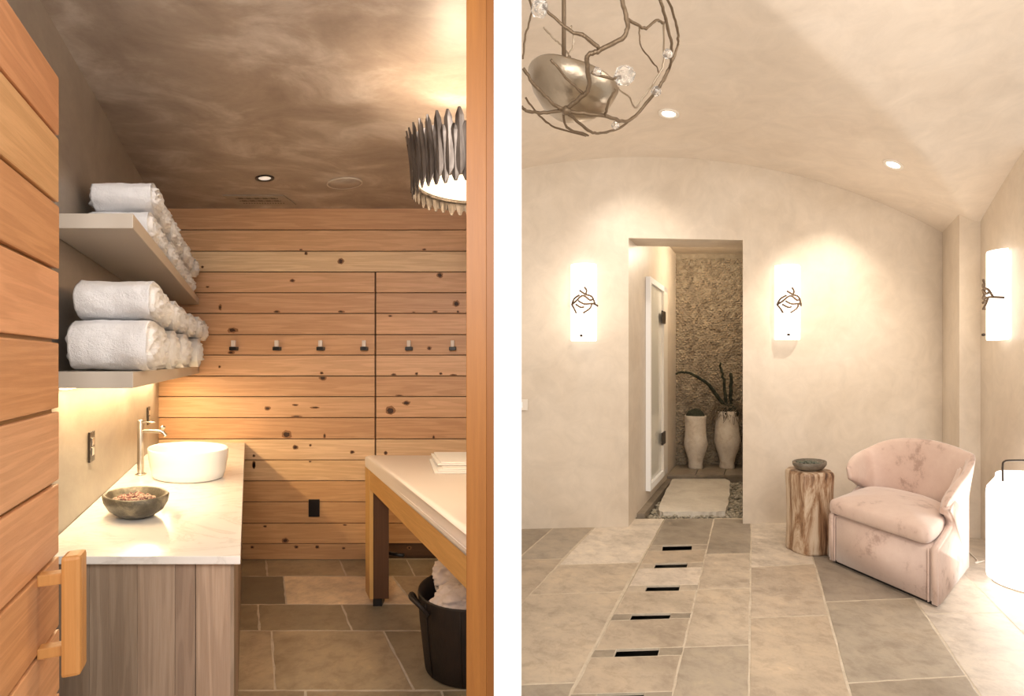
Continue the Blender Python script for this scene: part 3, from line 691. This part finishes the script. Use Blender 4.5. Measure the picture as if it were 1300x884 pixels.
for k in range(nbld):
    t = PI/2+.02+(PI-.04)*k/(nbld-1)
    hi = 2.415+(.03 if k % 2 else -.012)+random.uniform(-.008, .008); lo = 2.195+(.012 if k % 2 else -.01)+random.uniform(-.005, .005)
    blade(t, lo, hi, .0185, RD+(.003 if k % 2 else -.003), .022)
for k in range(9):
    t = -PI/2+.15+(PI-.3)*k/8; blade(t, 2.2, 2.42+random.uniform(-.01, .01), .0125, RD, .0)
for z, nm in ((0, 'lower_ring'), (.10, 'upper_ring')):
    tube(nm, [dpos(t, RD-.014)+Vector((0, 0, dc.z+z)) for t in [PI/2-.0+2*PI*k/72 for k in range(73)]], .007, M_blade, dl, 6)
bm = bmesh.new(); q = [bm.verts.new(dpos(2*PI*k/72, RD-.02)+Vector((0, 0, dc.z+.006))) for k in range(72)]; q2 = [bm.verts.new(v_.co+Vector((0, 0, .004))) for v_ in q]
bm.faces.new(q[::-1]); bm.faces.new(q2)
for k in range(72): bm.faces.new((q[k], q[(k+1) % 72], q2[(k+1) % 72], q2[k]))
frombm('diffuser', bm, M_diff, dl)
lathe('stem', [(.008, .08), (.008, HL-dc.z)], Vector((-.065, 2.4, dc.z)), M_bronze, dl, 12)
lathe('canopy', [(0, HL-dc.z-.02), (.03, HL-dc.z-.018), (.033, HL-dc.z-.001)], Vector((-.065, 2.4, dc.z)), M_bronze, dl, 24)
tube('spoke', [dpos(PI, RD-.015)+Vector((0, 0, dc.z+.09)), Vector((-.11, 2.4, dc.z+.09))], .004, M_bronze, dl, 6)
point('drum_lamp_bulb', (-.19, 2.42, 2.31), 14, (1, .76, .53), .09)
area('drum_down', (-.15, 2.40, 2.185), (-.15, 2.40, 0), .2, .4, 9, (1, .72, .42))

# ---------------------------------------------------------------- treatment table
TS = .447
def tx(Y): return -.114-TS*(Y-1.93)
YN, YF = 1.735, 3.60
tt = thing('massage_table', (-.4, 3.2, 0), 'wooden treatment table with cream padded top', 'treatment table')
nt = .035
prism('side_rail', [(tx(YN), YN), (tx(YF), YF), (tx(YF)+nt, YF), (tx(YN)+nt, YN)], .725, .839, M_tablewood, tt, .003, (.62, .35, .12))
prism('end_rail', rect(tx(YF)+.0355, PXL-.004, YF-.04, YF), .725, .839, M_tablewood, tt, .003, (.56, .30, .10))
# legs
def leg(x, Y, w1, d1, lab=None):
    o = prism('leg', [(x, Y), (x+w1, Y), (x+w1-TS*d1, Y+d1), (x-TS*d1, Y+d1)], .055, .725, M_post, tt, .003, (.10, .042, .017))  # shading of the front face put into the dark brown
    f = prism('foot', rect(x+.02-TS*d1*.5, x+w1-.02-TS*d1*.5, Y+.02, Y+d1-.02), 0.002, .054, M_dark, o)
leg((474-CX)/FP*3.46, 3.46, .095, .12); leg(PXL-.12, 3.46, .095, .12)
prism('leg_lit_side', [((469-CX)/FP*3.455, 3.455), ((474-CX)/FP*3.455, 3.455), ((474-CX)/FP*3.455-TS*.12, 3.58), ((469-CX)/FP*3.455-TS*.12, 3.58)], .055, .86, M_post, tt, .002, (.66, .38, .13))  # lit left face of the leg, its light put into the orange colour
# mattress: quadrilateral with rounded edge
zt0, zt1 = .842, .912
mp = [(tx(YN+.03)+.012, YN+.03), (tx(YF-.0)+.05, YF-.0), (tx(YF)+.0, YF-.05)]
mpoly = [(tx(YN+.03)+.02, YN+.03), (PXL-.004, YN+.03), (PXL-.004, YF), (tx(YF)+.05, YF), (tx(YF)+.02, YF-.012), (tx(YF)+.008, YF-.05)]
bm = bmesh.new(); bm_prism(bm, mpoly, zt0, zt1, .022)
frombm('padded_top', bm, M_cush, tt, True)
tube('piping', [Vector((tx(Y)+.004, Y, zt0+.016)) for Y in [YN+.04+(YF-.09-YN)*k/10 for k in range(11)]], .0035, M_cush, tt, 6)
tube('lock_knob', [Vector((-.70, 3.56, .30)), Vector((-.60, 3.52, .30))], .012, M_dark, tt, 8)
# folded cloths on the table
def cloth(name, px0, px1, Y0, Y1, z0, n, lab, grp):
    t = None; x0 = (px0-CX)/FP*Y0; x1 = PXL-.02; rnd = random.Random(7)
    bm = bmesh.new()
    for k in range(n):
        o = rnd.uniform(-.006, .006); zz = z0+k*.009
        bm_prism(bm, [(x0+o+.02*k, Y0+k*.006), (x1, Y0+k*.006), (x1, Y1-.004*k), (x0-.08+o+.02*k, Y1-.004*k)], zz, zz+.0085, .003)
    return tag(frombm(name, bm, M_linen, None, True), lab, 'towel', grp)
cloth('folded_sheet', 552, 592, 2.98, 3.40, zt1+.001, 3, 'folded cream sheet lying on the treatment table', 'linen on the treatment table')
cloth('folded_towel', 556, 592, 3.06, 3.42, zt1+.030, 2, 'white folded towel on top of the cream sheet', 'linen on the treatment table')

# ---------------------------------------------------------------- laundry basket
bk = Vector((-.139, 2.82, 0)); RB = .268
def bsq(a, z): return ((.108/RB) if math.cos(a) > 0 else 1.0, 1.0)
lb = thing('laundry_basket', bk, 'dark brown leather basket under the treatment table', 'basket')
lathe('basket_body', [(0, .004), (.225, .004), (.235, .012), (.248, .12), (.262, .25), (.270, .375), (.268, .385), (.258, .380), (.250, .25), (.235, .1), (.2, .03), (0, .02)], bk, M_leather, lb, 56, bsq)
def bpt(a, z, r): m = bsq(a, z); return bk+Vector((r*math.cos(a)*m[0], r*math.sin(a), z))
a0 = PI*1.17
tube('handle', smoothline([bpt(a0-.26, .33, .272), bpt(a0-.20, .385, .30), bpt(a0, .40, .325), bpt(a0+.20, .38, .315), bpt(a0+.26, .33, .278)], 6), .012, M_leather, lb, 8)
for aa in (PI*.55, PI*1.22, PI*1.45):
    tube('stitch_seam', [bpt(aa, z, r) for z, r in ((.02, .237), (.12, .251), (.25, .265), (.37, .273))], .003, M_leather, lb, 5)
def lump(name, c, rx, ry, rz, seed, label):
    bm = bmesh.new(); bmesh.ops.create_icosphere(bm, subdivisions=5, radius=1)
    for v_ in bm.verts:
        q = v_.co.copy(); f = 1+.22*noise.noise(q*1.8+Vector((seed, 0, 0)))+.10*abs(noise.noise(q*4.1+Vector((0, seed, 0))))*2-.1
        w_ = q*f; v_.co = Vector((min(c[0]+w_.x*rx, -.03), c[1]+w_.y*ry, c[2]+w_.z*rz))
    return tag(frombm(name, bm, M_laundry, None, True), label, 'towel', 'used towels in the basket')
lump('used_towel', (-.225, 2.95, .39), .14, .12, .11, 1, 'crumpled blush towel at the back of the basket')
lump('used_towel', (-.19, 2.74, .345), .14, .12, .09, 5, 'crumpled blush towel at the front of the basket')

# ---------------------------------------------------------------- right room things
def sconce(c, nvec, label):
    # c: centre on wall, nvec: outward normal
    n_ = Vector(nvec).normalized(); s_ = Vector((-n_.y, n_.x, 0)); t = thing('wall_sconce', c, label, 'wall lamp', 'branch sconces on plaster walls')
    def q(u, d, z): return c+s_*u+n_*d+Vector((0, 0, z))
    R, H = .118, .345; bm = bmesh.new(); rows = []
    for z in (-H, -H+.01, H-.01, H):
        rr = R-.004 if abs(z) == H else R
        rows.append([bm.verts.new(q(rr*math.cos(a), .012+.095*(rr/R)*math.sin(a), z)) for a in [PI*k/24 for k in range(25)]])
    for i in range(3):
        for k in range(24): bm.faces.new((rows[i][k], rows[i][k+1], rows[i+1][k+1], rows[i+1][k]))
        bm.faces.new((rows[i][0], rows[i+1][0], rows[i+1][24], rows[i][24]))
    bm.faces.new(rows[0]); bm.faces.new(rows[-1][::-1])
    frombm('glass_shade', bm, M_sconce, t, True)
    def surf(u, z): uu = max(-.99, min(.99, u/R)); return q(u, .025+.100*math.sqrt(1-uu*uu), z)
    bm = bmesh.new()
    for br in ([(-.115, -.02), (-.09, .005), (-.05, .045), (-.02, .05), (.03, .015), (.055, .02)], [(-.115, -.02), (-.10, .03), (-.06, .06)], [(-.06, .10), (-.01, .065), (.05, .045), (.085, -.02)],
               [(-.02, .13), (0, .10), (-.005, .07)], [(-.07, .01), (-.02, -.02), (.06, -.015), (.12, -.028)], [(-.115, -.02), (-.10, -.06), (-.085, -.10)], [(.05, -.02), (.03, -.06), (-.03, -.10)], [(-.09, -.02), (-.05, -.05), (-.02, -.045)]):
        pp = smoothline([surf(*b) for b in br], 4); bm_tube(bm, pp, .0088, 6)
    frombm('branch_motif', bm, M_twig, t, True)
    tube('bracket', [q(-.04, .075, -.30), q(.02, .045, -.318), q(.02, .0, -.318)], .006, M_bronze, t, 6)
    lathe('finial', [(0, -.012), (.012, -.008), (.014, 0), (.012, .008), (0, .012)], q(-.045, .115, -.30), M_bronze, t, 12)
    return t
nb_ = Vector((.08, -1, 0))
for px, lab in ((740.5, 'glowing sconce left of the tall doorway'), (997.5, 'glowing sconce right of the tall doorway')):
    r = (px-CX)/FP; X = r*5.079/(1-.08*r); Y = yb(X)
    c = Vector((X, Y-.004, EYE+(CY-385)/FP*Y)); sconce(c, nb_, lab)
    point('sconce_glow', c+Vector((0, -.24, .0)), 3.2, (1, .80, .58), .15)
rw = Vector((-1, .444, 0)).normalized()   # right wall outward normal
r = (1276-CX)/FP; Y = (4.097-.449*4.84)/(r-.449); c = Vector((r*Y-.004, Y, EYE+(CY-375)/FP*Y))
sconce(c, (-1, .449, 0), 'glowing sconce on the wall above the lantern')
point('sconce_glow', c+Vector((-.25, .1, 0)), 3.5, (1, .86, .68), .15)
# recessed lights in the vault
for px, py, Yv, lab in ((849, 144, 4.27, 'recessed downlight near the branch chandelier'), (1134, 207, 4.43, 'recessed downlight above the armchair')):
    p = P(px, py, Yv); p.z = VZ(p.x, p.y); t = thing('downlight', p, lab, 'downlight', 'recessed lights in the vault')
    dzx = (VZ(p.x+.05, p.y)-VZ(p.x-.05, p.y))/.1
    def fit(name, prof, m_, sg=36):
        bm = bmesh.new(); bm_lathe(bm, prof, p, sg)
        for v_ in bm.verts: v_.co.x += .444*(v_.co.y-p.y); v_.co.z += (VZ(v_.co.x, v_.co.y)-p.z)
        frombm(name, bm, m_, t, True)
    fit('trim_ring', [(.080, -.004), (.078, -.014), (.058, -.012), (.050, -.004)], M_trimw)
    fit('lens', [(0, -.010), (.050, -.008), (.052, -.004)], M_bulb)
    spot('downlight_beam', p+Vector((0, 0, -.06)), (p.x+.02, yb(p.x)+.15, p.z-1.5), 42 if px < 1000 else 85, (1, .89, .75), 80, .9, .04)
# stump
sc = G(1027, 698); st = thing('stump_table', sc, 'petrified wood stump side table beside the armchair', 'side table')
def srf(a, z):
    f = 1+.06*math.cos(3*a+.6)+.035*math.sin(5*a)+.02*math.sin(11*a+z*4); d = math.cos(a-.55)
    f -= .20*math.exp(-((((a-5.95+PI) % (2*PI))-PI)/.16)**2); return (f, f)
zp = .640
lathe('stump_body', [(0, .002), (.166, .002), (.172, .02), (.168, .12), (.163, .3), (.166, .48), (.172, zp-.03), (.166, zp-.008), (.154, zp), (0, zp+.002)], sc, M_stump, st, 72, srf)
dcn = sc+Vector((.005, .0, zp+.003)); dh = thing('stone_dish', dcn, 'small grey stone dish of green glass bits on the stump', 'dish')
lathe('dish', [(0, .001), (.085, .001), (.115, .012), (.137, .040), (.138, .062), (.130, .066), (.120, .055), (.10, .028), (0, .022)], dcn, M_dish, dh, 48, oval=.444)
bm = bmesh.new(); random.seed(2)
for k in range(90):
    a = random.uniform(0, 2*PI); r = .095*math.sqrt(random.random()); M = bmesh.ops.create_icosphere(bm, subdivisions=1, radius=random.uniform(.008, .016))
    for v_ in M['verts']: v_.co = v_.co*1+dcn+Vector((r*math.cos(a), r*math.sin(a), .042+.014*(1-(r/.1)**2)))
tag(frombm('glass_bits', bm, M_seaglass, dh), kind='stuff')

# armchair
FLc, FRc, BRc = G(1053, 713), G(1193.6, 775), G(1230, 725.5)
U, V = (FRc-FLc), (BRc-FRc)
def cp(a, b, z): q = FLc+U*a+V*b; return Vector((q.x, q.y, z))
ch = thing('armchair', cp(.5, .5, 0), 'low blush velvet barrel armchair beside the stump', 'armchair')
def cprism(name, ab, z0, z1, bev, m_=M_velvet, seg=3, smooth=True):
    bm = bmesh.new(); vb = [bm.verts.new(cp(a, b, z0)) for a, b in ab]; vt = [bm.verts.new(cp(a, b, z1)) for a, b in ab]; n = len(ab)
    bm.faces.new(vb[::-1]); bm.faces.new(vt)
    for i in range(n): bm.faces.new((vb[i], vb[(i+1) % n], vt[(i+1) % n], vt[i]))
    bmesh.ops.recalc_face_normals(bm, faces=bm.faces[:])
    if bev: bmesh.ops.bevel(bm, geom=bm.edges[:], offset=bev, segments=seg, affect='EDGES')
    return frombm(name, bm, m_, ch, smooth)
cprism('plinth', [(.03, .03), (.97, .03), (.97, .97), (.03, .97)], .0, .03, 0, M_dark, smooth=False)
cprism('seat_base', [(.07, .0), (.93, .0), (.985, .3), (.985, .97), (.015, .97), (.015, .3)], .022, .365, .008)
cprism('front_panel', [(.075, -.018), (.91, -.018), (.91, .004), (.075, .004)], .026, .352, .008)
# welts round the two arm fronts
for aa in (.068, .917):
    tube('welt', [cp(aa, -.02, z) for z in [.026+.033*k for k in range(11)]], .0045, M_velvet, ch, 6)
# arms: side panels with swooping top (b, z)
def side(a0, a1, prof, nm):
    bm = bmesh.new(); vl = [bm.verts.new(cp(a0, b, z)) for b, z in prof]; vr = [bm.verts.new(cp(a1, b, z)) for b, z in prof]; n = len(prof)
    for i in range(n): bm.faces.new((vl[i], vl[(i+1) % n], vr[(i+1) % n], vr[i]))
    f1 = bm.faces.new(vl[::-1]); f2 = bm.faces.new(vr)
    bmesh.ops.recalc_face_normals(bm, faces=bm.faces[:])
    bmesh.ops.bevel(bm, geom=list(f1.edges)+list(f2.edges), offset=.014, segments=3, affect='EDGES')
    return frombm(nm, bm, M_velvet, ch, True)
rp = [(-.02, .022), (1.0, .022), (1.0, .77)]+[(q.x, q.y) for q in [Vector(p) for p in [(.86, .735), (.72, .69), (.58, .65), (.44, .605), (.34, .58), (.29, .565), (.285, .555), (.31, .525), (.36, .50), (.41, .475), (.44, .45), (.43, .43), (.36, .412), (.25, .398), (.12, .383), (.02, .372), (-.02, .36)]]]
side(.925, 1.005, rp, 'arm_panel')
lp = [(-.02, .022), (.8, .022), (.8, .5), (.62, .47), (.50, .44), (.36, .412), (.25, .398), (.12, .383), (.02, .372), (-.02, .36)]
side(-.005, .072, lp, 'arm_panel')
# back shell: path (a, b, ztop, zbottom)
path = [(.02, .40, .655, .575), (.0, .50, .70, .545), (-.01, .64, .728, .50), (.0, .80, .748, .42), (.05, .93, .778, .30), (.16, 1.01, .83, .30), (.32, 1.05, .872, .30), (.5, 1.06, .892, .30), (.68, 1.05, .896, .30), (.84, 1.02, .884, .30), (.97, .97, .866, .30), (1.06, .90, .845, .30), (1.055, .70, .765, .38), (1.02, .52, .70, .46), (.985, .36, .632, .50), (.965, .29, .585, .545)]
sm = []
P4 = [Vector((a, b, z)) for a, b, z, _ in path]; Q4 = [Vector((a, b, z)) for a, b, _, z in path]
tops, bots = smoothline(P4, 4), smoothline(Q4, 4)
bm = bmesh.new(); rings = []; n = len(tops)
for i in range(n):
    pt, pb_ = tops[i], bots[i]
    p = Vector((pt.x, pt.y)); d = Vector((tops[min(i+1, n-1)].x-tops[max(i-1, 0)].x, tops[min(i+1, n-1)].y-tops[max(i-1, 0)].y)).normalized()
    inn = Vector((d.y, -d.x))        # towards the seat
    th = .10*min(1, .35+min(i, n-1-i)*.12)
    ring = []
    H = pt.z-pb_.z
    for (w_, s) in [(0, 0), (-.005, .3), (-.012, .6), (-.02, .85), (-.014, .96), (.15, 1.0), (.45, 1.0), (.68, .955), (.85, .85), (1.0, .6), (1.05, .3), (1.0, 0)]:
        lean = -.055*max(0, s-.1)*(1 if w_ > .1 else .6)       # top leans outward
        off = inn*(w_*th+lean*.5)
        ax = min(p.x, .985)+(p.x-min(p.x, .985))*max(0, (s-.15)/.85)
        ring.append(bm.verts.new(cp(ax+off.x, p.y+off.y, pb_.z+H*s)))
    rings.append(ring)
m = len(rings[0])
for i in range(n-1):
    for k in range(m): bm.faces.new((rings[i][k], rings[i][(k+1) % m], rings[i+1][(k+1) % m], rings[i+1][k]))
bm.faces.new(rings[0][::-1]); bm.faces.new(rings[-1])
frombm('backrest', bm, M_velvet, ch, True)
# cushion
bm = bmesh.new(); nn_ = 26
out = [(.02, -.035), (.25, -.045), (.5, -.05), (.75, -.045), (.90, -.03), (.935, .15), (.93, .40), (.915, .62), (.86, .80), (.70, .92), (.5, .95), (.30, .92), (.12, .80), (.06, .6), (.045, .35), (.03, .15)]
oc = smoothline([Vector((a, b, 0)) for a, b in out+[out[0]]], 4)[:-1]
cxn = Vector((.49, .43, 0)); rings = []
for s, z in [(0, .375), (.9, .372), (.975, .378), (1.0, .40), (1.0, .44), (.99, .462), (.96, .476), (.9, .487), (.75, .503), (.55, .518), (.3, .528), (0, .532)]:
    if s == 0: rings.append([bm.verts.new(cp(cxn.x, cxn.y, z))]); continue
    rings.append([bm.verts.new(cp(*(cxn+(q-cxn)*s).xy, z)) for q in oc])
for a, b in zip(rings, rings[1:]):
    k_ = len(oc)
    for k in range(k_):
        if len(a) == 1: bm.faces.new((a[0], b[k], b[(k+1) % k_]))
        elif len(b) == 1: bm.faces.new((a[k], a[(k+1) % k_], b[0]))
        else: bm.faces.new((a[k], a[(k+1) % k_], b[(k+1) % k_], b[k]))
frombm('seat_cushion', bm, M_velvet, ch, True)

# lantern
lc = Vector((3.556, 3.80, 0)); ln = thing('floor_lantern', lc, 'tall white glowing jar lantern with a wire handle', 'floor lamp')
lathe('jar', [(0, .012), (.205, .012), (.228, .03), (.232, .06), (.233, .60), (.228, .64), (.205, .675), (.185, .705), (.182, .735), (.175, .742), (0, .742)], lc, M_lantern, ln, 56)
lathe('base_ring', [(0, .001), (.200, .001), (.204, .011)], lc, M_trimw, ln, 40)
hp = smoothline([lc+Vector((-.19, 0, .70)), lc+Vector((-.192, 0, .80)), lc+Vector((-.18, 0, .835)), lc+Vector((-.12, 0, .842)), lc+Vector((0, 0, .842)), lc+Vector((.12, 0, .842)), lc+Vector((.18, 0, .835)), lc+Vector((.192, 0, .80)), lc+Vector((.19, 0, .70))], 5)
tube('handle', hp, .006, M_bronze, ln, 8)
point('lantern_glow', lc+Vector((-.05, -.35, .5)), 20, (1, .93, .84), .2)
cd = smoothline([G(1229, 700)+Vector((0, 0, .006)), G(1234, 706)+Vector((0, 0, .006)), G(1241, 713)+Vector((0, 0, .006)), G(1238, 716)+Vector((0, 0, .006)), G(1250, 713)+Vector((0, 0, .006))], 6)
tube('power_cord', cd, .005, M_trimw, ln, 6)
# switch at the left edge of the right room
c = P(658, 514, 5.08)
swt = thing('light_switch', c, 'pale switch plate low on the wall beside the white wall end', 'switch')
prism('plate', rect(c.x-.05, c.x+.085, 5.06, 5.083), c.z-.05, c.z+.05, M_trimw, swt, .004)
prism('rocker', rect(c.x+.0, c.x+.04, 5.055, 5.06), c.z-.025, c.z+.025, M_white, swt, .001)

# branch orb chandelier
OC = Vector((.254, 2.30, 2.872)); OR = .465
orb = thing('branch_chandelier', (OC.x, OC.y, VZ(OC.x, OC.y)), 'globe chandelier of pewter branches around a silver dish', 'chandelier')
def on_orb(px, py, side_, rad=OR):
    d = Vector(((px-CX)/FP, 1, (CY-py)/FP)); o = Vector((0, 0, EYE)); L0 = OC-o
    tca = L0.dot(d)/d.dot(d); near = d*tca+o; d2 = (near-OC).length
    if d2 >= rad: p = OC+(near-OC).normalized()*rad
    else: p = near+d.normalized()*side_*math.sqrt(rad*rad-d2*d2)
    p.x = max(p.x, PXR+.016); return p
def cv(pts): return [(640+a/4.02, b/4.02) for a, b in pts]
random.seed(17)
def obranch(pts, r0, r1, side_=-1, m_=M_branch, rad=OR, nm='branch'):
    pp = smoothline([on_orb(a, b, side_, rad) for a, b in cv(pts)], 6); n = len(pp)
    pp = [q+Vector([random.uniform(-.0022, .0022) for _ in range(3)]) for q in pp]
    for q in pp: q.x = max(q.x, PXR+.014)
    return tube(nm, pp, [r0+(r1-r0)*i/(n-1)+random.uniform(-.0006, .0006) for i in range(n)], m_, orb, 8)
obranch([(560,-230), (590,-120), (600,-10), (625,95), (615,180), (490,255), (425,290), (430,380), (425,465), (320,555)], .0075, .009)
obranch([(195,38), (330,150), (400,180), (485,245)], .0045, .007)
obranch([(630,95), (715,145), (775,105), (815,120)], .0055, .0045)
obranch([(700,-200), (790,-10), (830,120), (855,240), (850,350), (840,470), (720,600), (620,620), (500,590), (320,570)], .005, .0075)
obranch([(720,-200), (830,-10), (880,130), (885,230), (865,350), (835,470)], .005, .0055, 1)
obranch([(690,140), (700,240), (770,330), (790,370)], .0035, .003, 1)
obranch([(815,120), (815,300), (790,380), (710,500), (670,550), (640,500), (580,450)], .0045, .0035, 1, M_silver)
obranch([(445,370), (540,400), (605,390)], .005, .004)
obranch([(100,350), (160,440), (250,530), (310,560)], .0055, .007)
obranch([(235,305), (330,410), (405,480)], .0045, .005)
obranch([(305,560), (320,650), (430,690)], .0055, .004)
obranch([(320,575), (430,665), (490,680), (600,675), (700,635)], .006, .0045)
obranch([(90,545), (120,570), (200,575), (310,565)], .0055, .007)
obranch([(110,500), (180,590), (260,650), (420,695)], .005, .0045, 1)
obranch([(515,595), (530,530), (568,455)], .006, .004)
obranch([(200,140), (250,195), (290,230), (335,290), (340,340)], .0035, .004, 1, M_silver, .2)
obranch([(345,130), (355,220), (325,300), (335,345)], .0035, .004, 1, M_silver, .2)
obranch([(100,-200), (115,-60), (140,60), (110,180), (95,300)], .006, .004, 1)
stx = P(640+305/4.02, 20, OC.y).x
tube('stem', [Vector((stx, OC.y, VZ(stx, OC.y)-.001)), Vector((stx, OC.y, 2.72))], .009, M_branch, orb, 10)
lathe('ceiling_cup', [(.0, -.045), (.05, -.04), (.06, -.004)], Vector((stx, OC.y, VZ(stx, OC.y))), M_silver, orb, 28)
# silver dish, tilted
bm = bmesh.new(); dcx = P(714, 116, OC.y)
bm_lathe(bm, [(0, -.085), (.07, -.08), (.14, -.055), (.195, -.015), (.225, .03), (.22, .036), (.19, 0), (.13, -.035), (0, -.06)], Vector((0, 0, 0)), 48)
for v_ in bm.verts:
    q = v_.co.copy(); z = q.z*1.25-.22*q.x; x = q.x*(1.0 if q.x > 0 else .62); v_.co = Vector((max(dcx.x+x, PXR+.006), dcx.y+q.y*.8, dcx.z+z))
frombm('silver_dish', bm, M_silver, orb, True)
lathe('hub', [(0, -.02), (.016, -.012), (.018, 0), (.012, .012), (0, .018)], on_orb(640+318/4.02, 562/4.02, -1), M_branch, orb, 14)
for px, py, r in ((615, 385, .038), (835, 275, .018), (185, 45, .03), (825, 500, .02), (568, 640, .016), (475, 365, .016)):
    c = on_orb(640+px/4.02, py/4.02, -1); bm = bmesh.new(); M = bmesh.ops.create_icosphere(bm, subdivisions=2, radius=r)
    for v_ in bm.verts: v_.co = v_.co*(1+.25*noise.noise(v_.co*60)); v_.co += c; v_.co.x = max(v_.co.x, PXR+.004)
    frombm('crystal', bm, M_crystal, orb)
